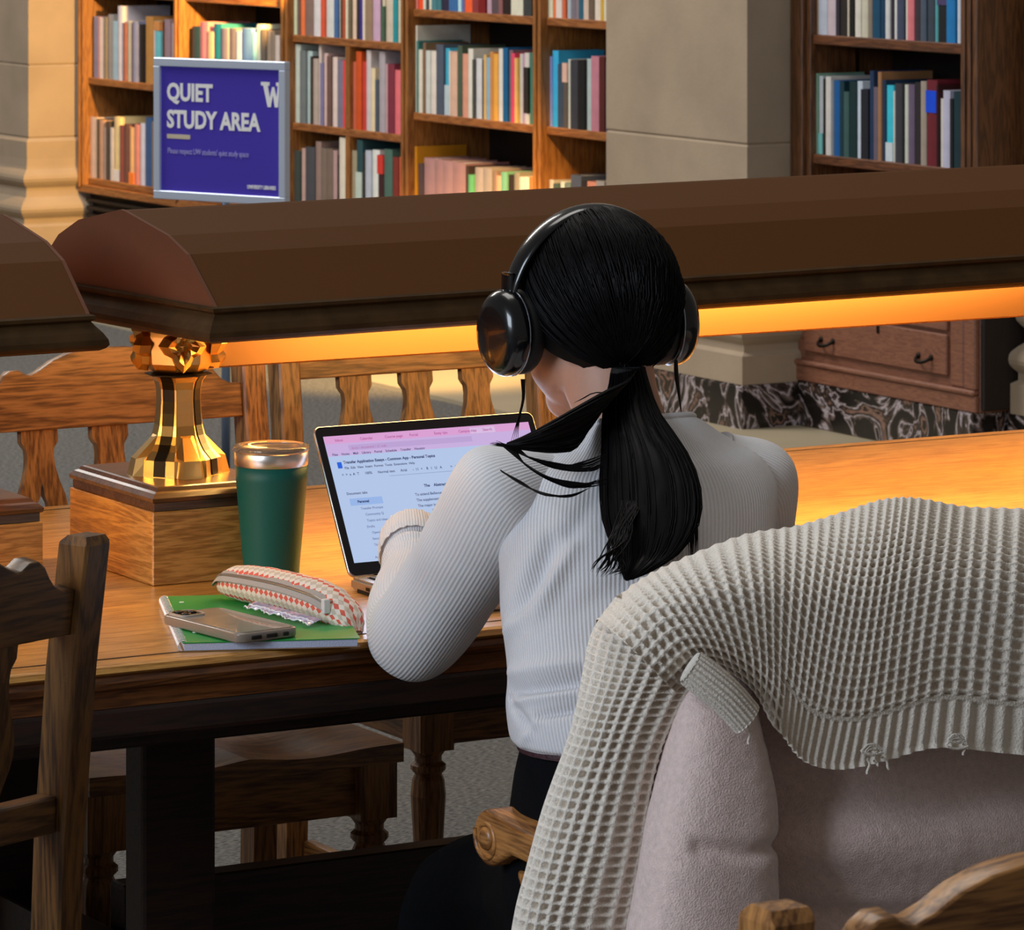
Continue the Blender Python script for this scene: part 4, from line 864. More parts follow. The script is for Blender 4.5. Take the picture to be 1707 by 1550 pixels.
for lx, ly in ((.015, ll-.030), (.015, ll-.015), (.028, ll-.022)): lathe('lens', [(0, 0), (.0058, 0), (.0058, .0015), (.001, .0016)], mat('lens_black', '070708', .08), cmx, 16, PM @ Vector((lx, ly, .0129)))
for xa, xb in ((.014, .026), (.031, .044), (.05, .057)):
    o = box('port_slot', (xa*lw/.07, -.0012, .0028), (xb*lw/.07, .002, .0072), mat('slot_dark', '14100E', .4), ph, .001, 1); o.data.transform(PM)

# ---- pencil case
pcs = bpy.data.materials.new('pencil_case_print'); pcs.use_nodes = True; n = pcs.node_tree; b = n.nodes['Principled BSDF']
uv = n.nodes.new('ShaderNodeUVMap'); mp = n.nodes.new('ShaderNodeMapping'); mp.inputs['Rotation'].default_value = (0, 0, R(45)); mp.inputs['Scale'].default_value = (1, 1, 1); n.links.new(uv.outputs[0], mp.inputs[0])
ck = n.nodes.new('ShaderNodeTexChecker'); ck.inputs['Scale'].default_value = 150; ck.inputs['Color1'].default_value = lin('C9B9A8'); ck.inputs['Color2'].default_value = lin('E2D6C8'); n.links.new(mp.outputs[0], ck.inputs['Vector'])
ck2 = n.nodes.new('ShaderNodeTexChecker'); ck2.inputs['Scale'].default_value = 75; ck2.inputs['Color1'].default_value = (1, 1, 1, 1); ck2.inputs['Color2'].default_value = (0, 0, 0, 1); n.links.new(mp.outputs[0], ck2.inputs['Vector'])
mm_ = n.nodes.new('ShaderNodeMath'); mm_.operation = 'MULTIPLY'; n.links.new(ck.outputs['Fac'], mm_.inputs[0]); n.links.new(ck2.outputs['Fac'], mm_.inputs[1])
mx = n.nodes.new('ShaderNodeMixRGB'); mx.inputs['Color2'].default_value = lin('D8604E'); n.links.new(mm_.outputs[0], mx.inputs['Fac']); n.links.new(ck.outputs['Color'], mx.inputs['Color1'])
n.links.new(mx.outputs[0], b.inputs['Base Color']); b.inputs['Roughness'].default_value = .85
za = ZT+.012
e0, e9 = P(366, 962, Z=za+.022), P(596, 1016, Z=za+.016)
e9 = Vector((e9.x, e9.y, za+.016)); e0 = Vector((e0.x, e0.y, za+.024))
pcx = thing('pencil_case', 'cream pencil case with red diamond print and zip on the notebook', 'pencil case', ((e0.x+e9.x)/2, (e0.y+e9.y)/2, za))
OP = Vector(pcx.location); dv = (e9-e0); dl = dv.length; dv.normalize(); sd = dv.cross(Vector((0, 0, 1))).normalized(); uu = Vector((0, 0, 1))
if sd.dot(Vector((-.49, -.87, 0))) < 0: sd = -sd
rg = []
for t_, a_r, b_r, dz in ((0, .004, .008, .004), (.05, .014, .014, .002), (.15, .022, .020, 0), (.35, .025, .0225, 0), (.6, .027, .023, 0), (.78, .027, .022, -.001), (.9, .023, .018, -.003), (.97, .016, .012, -.006), (1.0, .006, .004, -.009)):
    rg.append((e0+dv*dl*t_-OP+uu*(dz-.0+b_r-.0225), sd*a_r, uu*b_r))
def dcase(i, j, co, no):
    return .0016*noise.noise(co*60)+(.002*noise.noise(co*140) if j > 44 else 0)
cb_ = loft('fabric_body', rg, pcs, pcx, 40, 60, dcase, uscale=.15)
def onc(t_, an):
    c_ = samp([Vector(q[0]) for q in rg], t_); a_ = samp([Vector(q[1]) for q in rg], t_); b2 = samp([Vector(q[2]) for q in rg], t_)
    return c_+(a_*math.cos(an)+b2*math.sin(an))*1.01
zp = [onc(t_, R(30)) for t_ in (.02, .1, .25, .45, .62, .74)]
loft('zip_tape', [(p_, (uu*.6+sd*-.8).normalized()*.0095, (uu*.8+sd*.6).normalized()*.0016) for p_ in zp], mat('zip_tape_grey', 'A69E98', .8, bump=.5, bscale=500), pcx, 12, 60)
loft('zip_teeth', [(p_+(uu*.8+sd*.6)*.0016, (uu*.6-sd*.8).normalized()*.0022, (uu*.8+sd*.6).normalized()*.0012) for p_ in zp], mat('zip_teeth', '8A8580', .35, metal=.6), pcx, 8, 60)
box('zip_end_tab', (-.004, -.004, -.008), (.004, .004, .008), mat('tab_white', 'D5D0D0', .6), pcx, .001).location = zp[-1]+sd*.004
# frilly clear packet in front of the case
pk0, pk1 = P(430, 1010, Z=ZT+.0175), P(540, 1040, Z=ZT+.0125); pkt = []
uvp = []; dn_ = (pk1-pk0).normalized(); sdp = Vector((0, 0, 1)).cross(dn_).normalized(); sdp = -sdp if sdp.y > 0 else sdp
for j in range(10):
    r_ = []; 
    for i in range(50):
        f = i/49; wv = .0035*math.sin(f*38)*(j/9)**1.5+.0012*noise.noise(Vector((f*9, j*.6, 0)))
        p_ = pk0+(pk1-pk0)*f+sdp*(.004+.016*j/9+.003*math.sin(f*21)*(j/9))+Vector((0, 0, .006*(1-j/9)+abs(wv)*.7))
        p_.z = max(p_.z, ZT+.0112 if (p_-Vector((0, 0, 0))).y else 0); r_.append(p_)
    pkt.append(r_); uvp.append([(i/49, j/9) for i in range(50)])
o = grid_mesh('plastic_packet', pkt, uvp, mat('packet_film', 'B4B0D4', .18, trans=.45, spec=.8, coat=.5), None); tag(o, 'crumpled clear lilac packet with wavy edge between phone and pencil case', 'packet')
edge_ = [Vector(p_)+Vector((0, 0, .0006)) for p_ in pkt[-1]]
wires('packet_seam', [edge_, [Vector(p_)+Vector((0, 0, .0006)) for p_ in pkt[5]]], .0009, mat('seam_white', 'DCDCE6', .3), o, 5)

# ================================================================== PERSON
skin = mat('skin', (.50, .27, .19), .5, bump=.1, bscale=200)
skin.node_tree.nodes['Principled BSDF'].inputs['Subsurface Weight'].default_value = .12
skin.node_tree.nodes['Principled BSDF'].inputs['Subsurface Radius'].default_value = (.01, .004, .002)
def shell(rings, nu=20, nv=24):
    cs = [Vector(r_[0]) for r_ in rings]; As = [Vector(r_[1]) for r_ in rings]; Bs = [Vector(r_[2]) for r_ in rings]; V, Fc = [], []
    for j in range(nv):
        t = j/(nv-1); c, a, b2 = samp(cs, t), samp(As, t), samp(Bs, t)
        V += [c+a*math.cos(2*math.pi*i/nu)+b2*math.sin(2*math.pi*i/nu) for i in range(nu)]
    for j in range(nv-1):
        for i in range(nu): Fc.append((j*nu+i, j*nu+(i+1) % nu, (j+1)*nu+(i+1) % nu, (j+1)*nu+i))
    Fc.append(tuple(reversed(range(nu)))); Fc.append(tuple((nv-1)*nu+i for i in range(nu)))
    return V, Fc
def ellip(c, rx_, ry_, rz_, M_=None, nu=24, nv=16):
    V, Fc = [], []; M_ = M_ or Matrix.Identity(3)
    for j in range(nv):
        ph_ = math.pi*(j+.5)/nv
        for i in range(nu):
            w = 2*math.pi*i/nu; V.append(Vector(c)+M_ @ Vector((rx_*math.sin(ph_)*math.cos(w), ry_*math.sin(ph_)*math.sin(w), -rz_*math.cos(ph_))))
    for j in range(nv-1):
        for i in range(nu): Fc.append((j*nu+i, j*nu+(i+1) % nu, (j+1)*nu+(i+1) % nu, (j+1)*nu+i))
    Fc.append(tuple(reversed(range(nu)))); Fc.append(tuple((nv-1)*nu+i for i in range(nu)))
    return V, Fc
def capsule(path, radii, nu=14, nv=None, flat=1, up_=Vector((0, 0, 1))):
    p_ = [Vector(q) for q in path]
    d0 = (p_[0]-p_[1]).normalized()*radii[0]*.7; d1 = (p_[-1]-p_[-2]).normalized()*radii[-1]*.7
    p2 = [p_[0]+d0]+p_+[p_[-1]+d1]; r2 = [radii[0]*.45]+list(radii)+[radii[-1]*.45]
    return shell(tube_rings(p2, r2, up_, flat), nu, nv or max(12, len(p2)*5))
def union(name, shells, m, voxel, parent=None, smooth_it=4):
    V, Fc = [], []
    for v, f in shells:
        b0 = len(V); V += v; Fc += [tuple(b0+i for i in q) for q in f]
    me = bpy.data.meshes.new(name); me.from_pydata([tuple(v) for v in V], [], Fc)
    o = bpy.data.objects.new('tmp', me); C.objects.link(o)
    md = o.modifiers.new('r', 'REMESH'); md.mode = 'VOXEL'; md.voxel_size = voxel
    if smooth_it: ms = o.modifiers.new('s', 'SMOOTH'); ms.factor = .5; ms.iterations = smooth_it
    bpy.context.view_layer.update()
    m2 = bpy.data.meshes.new_from_object(o.evaluated_get(bpy.context.evaluated_depsgraph_get()))
    bpy.data.objects.remove(o); bpy.data.meshes.remove(me); m2.name = name
    return link(name, m2, m, parent, True)
HC = Vector((2.494, 4.222, 1.130))                       # head centre
person = thing('person', 'person with black ponytail, headphones and white ribbed sweater typing at the laptop', 'person', (2.42, 3.95, 0))
OPn = Vector(person.location); TO = Matrix.Translation(-OPn)
def pin(o): o.data.transform(TO); o.parent = person; return o
tiltM = Matrix.Rotation(R(-14), 3, 'X')                # head bowed towards the screen
def hp_(x, y, z): return HC+tiltM @ Vector((x, y, z))
# arm joints
LA = [P(845, 815, Y=4.12), P(800, 893, Y=4.165), P(750, 975, Y=4.225), P(692, 1056, Y=4.28), P(684, 1010, Y=4.35), P(692, 958, Y=4.42), P(688, 915, Y=4.475)]
LR = [.052, .055, .052, .050, .043, .037, .033]
RA = [Vector((2.628, 4.115, .93)), Vector((2.655, 4.16, .87)), Vector((2.675, 4.22, .81)), Vector((2.69, 4.31, .795)), Vector((2.665, 4.38, .80)), Vector((2.64, 4.44, .808)), Vector((2.62, 4.485, .815))]
RRr = [.052, .052, .049, .046, .041, .036, .032]
def hand(wr, dr, s_):
    """five separate fingers curled over the keys"""
    dr = dr.normalized(); sdv = dr.cross(Vector((0, 0, 1))).normalized(); sh_ = []      # sdv: to the hand's right
    palm0, palm1 = wr, wr+dr*.07+Vector((0, 0, -.002))
    sh_.append(shell([(wr-dr*.03, sdv*.022, Vector((0, 0, .016))), (wr, sdv*.024, Vector((0, 0, .015))), (wr+dr*.035, sdv*.034, Vector((0, 0, .013))), (wr+dr*.068, sdv*.036, Vector((0, 0, .011))), (wr+dr*.078, sdv*.030, Vector((0, 0, .007)))], 16, 16))
    for k, (off, ln) in enumerate(((-.027, .060), (-.009, .070), (.009, .066), (.026, .052))):
        off *= -s_; b0 = wr+dr*.062+sdv*off
        pts_ = [b0, b0+dr*ln*.40+Vector((0, 0, .008))+sdv*off*.1, b0+dr*ln*.75+Vector((0, 0, -.002))+sdv*off*.18, b0+dr*ln*.92+Vector((0, 0, -.016))+sdv*off*.2]
        sh_.append(capsule(pts_, [.0088, .0080, .0072, .0062], 10))
    b0 = wr+dr*.02+sdv*(s_*.022)
    sh_.append(capsule([b0, b0+dr*.025+sdv*s_*.016+Vector((0, 0, -.006)), b0+dr*.048+sdv*s_*.018+Vector((0, 0, -.014)), b0+dr*.062+sdv*s_*.012+Vector((0, 0, -.018))], [.0115, .0098, .0085, .007], 10))
    return sh_
LW, RW = Vector((2.425, 4.495, .822)), RA[-1]
LW = LA[-1].copy()
body = []
body += [shell([((2.40, 3.945, .54), (.13, 0, 0), (0, .10, 0)), ((2.40, 3.955, .62), (.135, 0, 0), (0, .10, 0)), ((2.405, 3.975, .71), (.112, 0, 0), (0, .075, 0)), ((2.44, 4.045, .83), (.125, 0, 0), (0, .078, 0)), ((2.485, 4.105, .92), (.135, 0, 0), (0, .074, 0)), ((2.49, 4.125, .965), (.10, 0, 0), (0, .06, 0)), ((2.49, 4.135, .985), (.055, 0, 0), (0, .05, 0))], 28, 40)]
body += [shell([((2.488, 4.130, .955), (.06, 0, 0), (0, .054, 0)), ((2.489, 4.148, .995), (.052, 0, 0), (0, .050, 0)), ((2.492, 4.182, 1.035), (.050, 0, 0), (0, .060, 0)), ((2.497, 4.20, 1.08), (.05, 0, 0), (0, .058, 0))], 24, 24)]
body += [ellip(hp_(0, -.005, .012), .074, .092, .088, tiltM), ellip(hp_(0, .040, -.055), .060, .060, .070, tiltM), ellip(hp_(0, .070, -.104), .032, .030, .026, tiltM),
         ellip(hp_(-.036, .028, -.072), .026, .050, .030, tiltM), ellip(hp_(.036, .028, -.072), .024, .045, .026, tiltM)]
body += [capsule([hp_(0, .085, .005), hp_(0, .096, -.016), hp_(0, .104, -.033)], [.007, .009, .012], 10)]
body += [ellip(hp_(s_*.074, .0, -.018), .008, .018, .028, tiltM, 12, 8) for s_ in (-1, 1)]
body += [ellip(hp_(0, .099, -.055), .018, .010, .0045, tiltM, 12, 8), ellip(hp_(0, .098, -.064), .016, .010, .005, tiltM, 12, 8)]
body += [capsule(LA, [r_*.72 for r_ in LR]), capsule(RA, [r_*.72 for r_ in RRr])]
body += hand(LW, Vector((.55, .80, -.10)), 1)+hand(RW, Vector((-.5, .85, -.12)), -1)
for s_, hipx, kx in ((-1, 2.335, 2.375), (1, 2.475, 2.52)):
    body += [capsule([(hipx, 3.95, .53), ((hipx+kx)/2, 4.12, .50), (kx, 4.31, .45)], [.085, .070, .052]), capsule([(kx, 4.32, .44), (kx, 4.36, .30), (kx, 4.40, .09)], [.052, .046, .032]),
             capsule([(kx, 4.37, .05), (kx, 4.45, .045), (kx, 4.54, .035)], [.034, .034, .026], flat=.85)]
bd = union('body', body, skin, .0042, None, 3); pin(bd)
for s_ in (-1, 1):
    e_ = ellip(hp_(s_*.030, .083, .008), .012, .008, .009, tiltM, 16, 10); me = bpy.data.meshes.new('eye'); me.from_pydata([tuple(v) for v in e_[0]], [], e_[1]); pin(link('eye', me, mat('eye_white', 'E6E0DA', .2), None, True))
    e_ = ellip(hp_(s_*.030, .0895, .006), .0052, .003, .0052, tiltM, 12, 8); me = bpy.data.meshes.new('iris'); me.from_pydata([tuple(v) for v in e_[0]], [], e_[1]); pin(link('iris', me, mat('iris_brown', '1C0E08', .1), None, True))
    pin(wires('eyebrow', [[hp_(s_*(.014+.030*k/6), .092-.004*k/6-.008*(k/6)**2, .027+.004*math.sin(math.pi*k/6)) for k in range(7)]], .0022, mat('brow_black', '120C0A', .7), None, 6))
e_ = ellip(hp_(0, .1060, -.0595), .017, .004, .006, tiltM, 16, 8); me = bpy.data.meshes.new('lips'); me.from_pydata([tuple(v) for v in e_[0]], [], e_[1]); pin(link('lips', me, mat('lip_rose', 'A8554F', .4), None, True))

# ---- sweater: torso, two sleeves, cuffs (one garment)
ribT = rib_mat('rib_knit_torso', 'DCDBDF', 190, strength=.48, darken=.17)
ribA = rib_mat('rib_knit_sleeve', 'E2E0E2', 76, strength=.38, darken=.12)
def proj(co):
    r_ = co.x*CT-co.y*ST; f_ = co.x*ST+co.y*CT; return CX+FPX*r_/f_, HY+FPX*(ZC-co.z)/f_
CRS = [((862, 1152), (1010, 1128), 9, -.010), ((850, 1122), (1010, 1100), 13, .006), ((900, 1192), (1005, 1170), 8, -.007), ((850, 1172), (990, 1152), 8, .004),
       ((843, 1160), (885, 1218), 8, -.005), ((862, 1020), (918, 905), 14, -.010), ((892, 1025), (950, 915), 13, .007), ((838, 1060), (890, 1000), 10, .005),
       ((960, 1015), (1060, 965), 20, -.004), ((870, 1240), (890, 1205), 7, .003), ((905, 960), (985, 840), 16, -.004)]
def creases(co):
    """folds where the cloth bunches at the waist and under the arm"""
    x, y = proj(co); d = 0
    for (p0, p1, w_, a_) in CRS:
        ax_, ay_ = p1[0]-p0[0], p1[1]-p0[1]; L2 = ax_*ax_+ay_*ay_; t = max(0, min(1, ((x-p0[0])*ax_+(y-p0[1])*ay_)/L2))
        q = math.hypot(x-p0[0]-ax_*t, y-p0[1]-ay_*t); d += a_*math.exp(-(q/w_)**2)*(.35+.65*math.sin(math.pi*(.1+.8*t)))
    return d
TR = [(.694, 2.403, 3.960, .146, .106), (.702, 2.403, 3.961, .151, .110), (.73, 2.402, 3.972, .148, .106), (.76, 2.412, 3.99, .147, .104), (.82, 2.435, 4.03, .155, .104), (.88, 2.465, 4.075, .164, .104), (.925, 2.485, 4.103, .166, .098), (.955, 2.49, 4.115, .150, .088), (.975, 2.49, 4.123, .118, .078), (.992, 2.49, 4.13, .086, .066), (1.000, 2.49, 4.135, .071, .060)]
sweater = loft('sweater', [((x, y, z), (hx, 0, 0), (0, hy, (-.012 if z > .99 else 0))) for z, x, y, hx, hy in TR], ribT, None, 200, 170, lambda i, j, co, no: (1.25*creases(co) if no.y < .25 else 0)+.0025*noise.noise(co*14), cap=False)
pin(sweater); sweater['label'] = 'off-white cropped ribbed sweater'
loft('collar', [((2.49, 4.134, .996), (.076, 0, 0), (0, .063, -.010)), ((2.49, 4.135, 1.002), (.0765, 0, 0), (0, .0645, -.010)), ((2.49, 4.136, 1.005), (.070, 0, 0), (0, .060, -.010)), ((2.49, 4.136, 1.000), (.064, 0, 0), (0, .055, -.010))], ribT, sweater, 80, 12, cap=False).data.transform(TO)
def slv_disp(i, j, co, no):
    return .0022*noise.noise(co*22)+.0018*math.sin(noise.noise(co*9)*9)*0
def sleeve(path, radii, nm, extra):
    rg_ = tube_rings([extra]+path, [radii[0]*.45]+radii, up=Vector((0, -.3, .9)))
    o = loft(nm, rg_, ribA, sweater, 90, 140, lambda i, j, co, no: .0022*noise.noise(co*20)+(.0022*math.sin(j*.75) if j > 118 else 0), cap=True); o.data.transform(TO); return o
sleeve(LA[:3]+[P(690, 1056, Y=4.28)]+[P(680, 1014, Y=4.345)]+LA[5:], [.056, .058, .055, .053, .046, .039, .034], 'sleeve', Vector((2.385, 4.113, .955)))
sleeve(RA, [r_+.003 for r_ in RRr], 'sleeve', Vector((2.588, 4.113, .965)))
for A, rr_ in ((LA, .0375), (RA, .035)):
    d_ = (A[-1]-A[-2]).normalized(); p_ = [A[-1]-d_*.018+d_*.012*k for k in range(5)]
    loft('cuff', tube_rings(p_, [rr_+.002, rr_+.003, rr_+.002, rr_+.001, rr_-.001]), ribA, sweater, 60, 24, lambda i, j, co, no: .0009*math.sin(i*2*math.pi/60*24), cap=False).data.transform(TO)
# ---- jeans
jm = mat('black_denim', '06070B', .9, spec=.15, bump=.4, bscale=700, var=.2, vscale=40)
jn = [shell([((2.405, 3.95, .47), (.155, 0, 0), (0, .115, 0)), ((2.405, 3.95, .54), (.168, 0, 0), (0, .125, 0)), ((2.405, 3.953, .60), (.160, 0, 0), (0, .118, 0)), ((2.403, 3.957, .66), (.148, 0, 0), (0, .108, 0)), ((2.403, 3.958, .700), (.138, 0, 0), (0, .098, 0))], 30, 24)]
for hipx, kx in ((2.335, 2.375), (2.475, 2.52)):
    jn += [capsule([(hipx, 3.95, .53), ((hipx+kx)/2, 4.12, .50), (kx, 4.31, .45)], [.093, .080, .064]), capsule([(kx, 4.32, .44), (kx, 4.36, .30), (kx, 4.40, .11)], [.062, .056, .050])]
pin(union('jeans', jn, jm, .006, None, 3))
wb = loft('waistband', [((2.404, 3.956, .689), (.146, 0, 0), (0, .106, 0)), ((2.403, 3.957, .695), (.145, 0, 0), (0, .105, 0)), ((2.403, 3.958, .705), (.141, 0, 0), (0, .101, 0))], mat('plum_lace', '3A1F26', .6, bump=1, bscale=250, var=.5, vscale=120), None, 60, 12, cap=False); pin(wb)
for hipx, kx in ((2.335, 2.375), (2.475, 2.52)):
    pin(union('shoe', [capsule([(kx, 4.37, .045), (kx, 4.46, .045), (kx, 4.56, .038)], [.046, .045, .036], flat=.9)], mat('shoe_dark', '16161A', .5), .006, None, 2))
# ---- hair: scalp cap, ponytail masses, combed strands
hm = mat('black_hair', '070507', .55, spec=.18); hm.node_tree.nodes['Principled BSDF'].inputs['Anisotropic'].default_value = .6
HR = Vector((.089, .106, .100))
tie = P(1046, 628, Y=4.128)
def cap_pt(th_, ph_, lift=0):
    """th around (0 = +X), ph from the crown down"""
    r_ = HR+Vector((lift, lift, lift)); v = Vector((r_.x*math.sin(ph_)*math.cos(th_), r_.y*math.sin(ph_)*math.sin(th_), r_.z*math.cos(ph_))); return HC+Vector((0, -.004, 0))+v
cap_pts, cap_uv = [], []
for j in range(40):
    row_ = []
    for i in range(64):
        th_ = 2*math.pi*i/64; bk_ = .5-.5*math.sin(th_)          # 1 at the back (-Y), 0 at the face
        pm = R(52+92*bk_**.55); p_ = cap_pt(th_, max(.01, pm*j/39))
        row_.append(p_)
    cap_pts.append(row_); cap_uv.append([(i/64, j/39) for i in range(65)])
pin(grid_mesh('hair', cap_pts, cap_uv, hm, None, True, True, lambda i, j, co, no: .0008*math.sin(i*7.3+3*noise.noise(co*30))))
cap_hair = person.children[-1]
nape = [cap_pt(R(a), R(128), .0) for a in (215, 235, 255, 270, 285, 305, 325)]
random.seed(3); strands = []
for k in range(700):
    th_ = R(random.uniform(150, 390)); bk_ = .5-.5*math.sin(th_); ph0 = R(random.uniform(3, 50+70*bk_))
    p0 = cap_pt(th_, ph0); out_ = []
    tgt = tie+Vector((random.gauss(0, .004), .010+random.gauss(0, .002), random.gauss(0, .005)))
    for q in range(14):
        t = q/13; v = p0.lerp(tgt, t)-HC; l_ = ((v.x/HR.x)**2+((v.y+.004)/HR.y)**2+(v.z/HR.z)**2)**.5
        sc_ = (1.012+random.uniform(-.001, .003))/max(l_, .05)
        w_ = v*sc_ if t < .86 else (v*sc_).lerp(v, (t-.86)/.14)
        out_.append(HC+w_+Vector((0, -.004, 0)))
    strands.append(out_)
o = pin(wires('hair_strands', strands, .0008, hm, None, 3)); o['kind'] = 'stuff'
def mass(pxs, ys, hw_, dep, nm='ponytail'):
    rg_ = []
    for (x, y), Y_, h_, d_ in zip(pxs, ys, hw_, dep):
        rg_.append((P(x, y, Y=Y_), Vector((.87, -.49, 0))*h_/1540, Vector((.49, .87, .0))*d_))
    return rg_
MA = mass([(1046, 612), (1048, 640), (1052, 690), (1072, 750), (1082, 810), (1084, 870), (1078, 920), (1062, 948), (1046, 966)], [4.135, 4.115, 4.075, 4.03, 3.995, 3.965, 3.945, 3.93, 3.925], [27, 32, 46, 66, 78, 74, 50, 27, 5], [.014, .016, .020, .022, .021, .018, .013, .008, .003])
pin(loft('ponytail', MA, hm, None, 48, 90, lambda i, j, co, no: .0014*math.sin(i*2.1+noise.noise(co*25)*3)))
def massv(pxs, ys, perp, dep):
    rg_ = []
    for (x, y), Y_, (hx, hz), d_ in zip(pxs, ys, perp, dep): rg_.append((P(x, y, Y=Y_), Vector((.87*hx, -.49*hx, hz))/1540, Vector((.49, .87, .0))*d_))
    return rg_
MB_ = massv([(1046, 630), (1018, 664), (985, 698), (945, 716), (905, 729), (868, 738), (842, 743)], [4.12, 4.085, 4.06, 4.045, 4.04, 4.045, 4.055], [(14, 14), (26, 28), (22, 44), (14, 35), (8, 22), (4, 10), (1, 3)], [.014, .017, .017, .014, .011, .007, .002])
pin(loft('ponytail_lock', MB_, hm, None, 40, 70, lambda i, j, co, no: .0012*math.sin(i*2.4+noise.noise(co*25)*3)))
random.seed(11); tail = []
for k in range(420):                                    # strands down the ponytail
    w = random.uniform(0, 2*math.pi); rr_ = random.uniform(.75, 1.06); end = random.uniform(.72, 1.0); jit = random.uniform(-.006, .006)
    cs = [Vector(q[0]) for q in MA]; As = [Vector(q[1]) for q in MA]; Bs = [Vector(q[2]) for q in MA]
    tail.append([samp(cs, t*end)+samp(As, t*end)*(math.cos(w)*rr_)+samp(Bs, t*end)*(math.sin(w)*rr_)+Vector((jit*t*t, 0, 0)) for t in [q/15 for q in range(16)]])
for k in range(220):
    w = random.uniform(0, 2*math.pi); rr_ = random.uniform(.75, 1.08); end = random.uniform(.8, 1.0)
    cs = [Vector(q[0]) for q in MB_]; As = [Vector(q[1]) for q in MB_]; Bs = [Vector(q[2]) for q in MB_]
    tail.append([samp(cs, t*end)+samp(As, t*end)*(math.cos(w)*rr_)+samp(Bs, t*end)*(math.sin(w)*rr_) for t in [q/13 for q in range(14)]])
def px_path(pp, n_=18): return smooth_path([P(x, y, Y=Y_) for x, y, Y_ in pp], n_)
for k in range(26):                                     # sweeping loops over the left shoulder
    j1, j2, j3 = random.uniform(-4, 4), random.uniform(-6, 6), random.uniform(-9, 9)
    tail.append(px_path([(850+j1*3, 743+j1*.4, 4.03), (880+j2, 762+j2*.5, 4.025), (925+j2, 776+j2, 4.0), (975+j3, 777+j3, 3.992), (1012, 762+j3, 3.995)]))
for k in range(22):
    j1, j2, j3 = random.uniform(-3, 3), random.uniform(-5, 5), random.uniform(-8, 8)
    tail.append(px_path([(848+j1*3, 745, 4.04), (876+j2*.5, 775+j2*.6, 4.02), (920+j2, 800+j2, 3.995), (970+j3, 809+j2*.8, 3.982), (1015, 800+j3, 3.98)]))
for k in range(6):
    j1, j2 = random.uniform(-2, 2), random.uniform(-2, 2)
    tail.append(px_path([(835+j1, 785+j1, 4.055), (868+j1, 805+j2, 4.02), (905+j2, 823+j1, 3.985), (950, 826+j2, 3.972), (985, 812, 3.975)]))
for k in range(26):                                     # wisps at the ends
    j1 = random.uniform(-1, 1)
    tail.append(px_path([(1030+45*random.random(), 835, 3.975), (1012+45*random.random(), 895, 3.938), (1020+j1*25, 940+8*j1, 3.92), (1005+j1*22, 948+random.uniform(0, 14), 3.915)], 12))
    tail.append(px_path([(1130+10*random.random(), 800, 3.985), (1152+8*j1, 860, 3.96), (1155+8*j1, 915+30*random.random(), 3.95)], 10))
for k in range(14): tail.append(px_path([(880, 735+k, 4.05), (850, 742+k*.3, 4.06), (812+random.uniform(0, 20), 738+random.uniform(-4, 4), 4.07)], 8))
for k in range(4):
    tail.append(px_path([(868+2*k, 632, 4.30), (870+k, 665, 4.31), (862+k, 700, 4.32), (850+4*k, 740, 4.31)], 10))
tail.append(px_path([(1020, 655, 4.09), (990, 655, 4.1), (970, 665, 4.1), (955, 672, 4.1)], 8))
o = pin(wires('ponytail_strands', tail, .00085, hm, None, 3, taper=.35)); o['kind'] = 'stuff'
et = loft('hair_tie', [(P(1044, 618, Y=4.132)+Vector((0, 0, .004-.004*k)), Vector((.017+.002*math.sin(k*1.2), 0, 0)), Vector((0, .014, 0))) for k in range(5)], mat('hair_tie_black', '08080A', .8), None, 20, 12); pin(et)

# ---- headphones (worn, a thing of its own)
hd = thing('headphones', 'black over-ear headphones worn over the dark hair', 'headphones', tuple(HC))
hb = mat('headphone_black', '0B0C0F', .22, coat=.4); hs = mat('headphone_soft', '0A0A0B', .6)
band = []; bw = []
for k in range(31):
    w = R(-12+204*k/30); band.append(Vector((.104*math.cos(w), .008-.012*math.sin(w), -.012+.109*math.sin(w))))
rgb_ = []
for k, p_ in enumerate(band):
    t_ = (band[min(k+1, 30)]-band[max(k-1, 0)]).normalized(); nrm = Vector((0, 1, 0)).cross(t_).normalized(); mid = math.sin(math.pi*k/30)
    rgb_.append((p_, Vector((0, 1, 0))*(.010+.009*mid), nrm*(.0035+.003*mid)))
loft('headband', rgb_, hb, hd, 16, 80)
loft('headband_pad', [(p_[0]-p_[0].normalized()*.006, p_[1]*.85, p_[2]*.8) for p_ in rgb_[9:22]], hs, hd, 14, 40)
for s_ in (-1, 1):
    M_ = Matrix.Translation((s_*.093, .006, -.036)) @ Matrix.Rotation(R(s_*90), 4, 'Y') @ Matrix.Rotation(R(4), 4, 'X')
    # local z points outwards
    def cup(nm, prof_, m_, par=hd, sq=1.13):
        o = lathe(nm, prof_, m_, par, 40); o.data.transform(M_ @ Matrix.Diagonal((sq, .98, 1, 1))); return o
    shl = cup('ear_cup', [(.0, .006), (.040, .006), (.0425, .010), (.0425, .019), (.040, .026), (.034, .032), (.026, .0345), (.001, .035)], hb)
    cup('ear_cushion', [(.018, -.014), (.030, -.016), (.038, -.013), (.0415, -.007), (.0415, .001), (.038, .006), (.020, .006)], hs)
    rr_ = cup('silver_ring', [(.0415, .0082), (.0429, .0088), (.0429, .0102), (.0415, .0108)], mat('ring_steel', '9AA4B0', .2, metal=.9), shl)
    yk = [Vector((s_*(.111+.004*math.sin(math.pi*k/8)), .006+.0*k, -.012+.020-.052*0+.0-.020*k/8)) for k in range(9)]
    loft('yoke', [(Vector((s_*.104, .008, z_)), Vector((0, .012, 0)), Vector((.0045, 0, 0))) for z_ in (.03, .015, 0, -.012)], hb, hd, 14, 16)
cblp = [P(1126, 600, Y=4.19)-HC, P(1127, 625, Y=4.185)-HC, P(1131, 655, Y=4.17)-HC, P(1135, 688, Y=4.15)-HC]
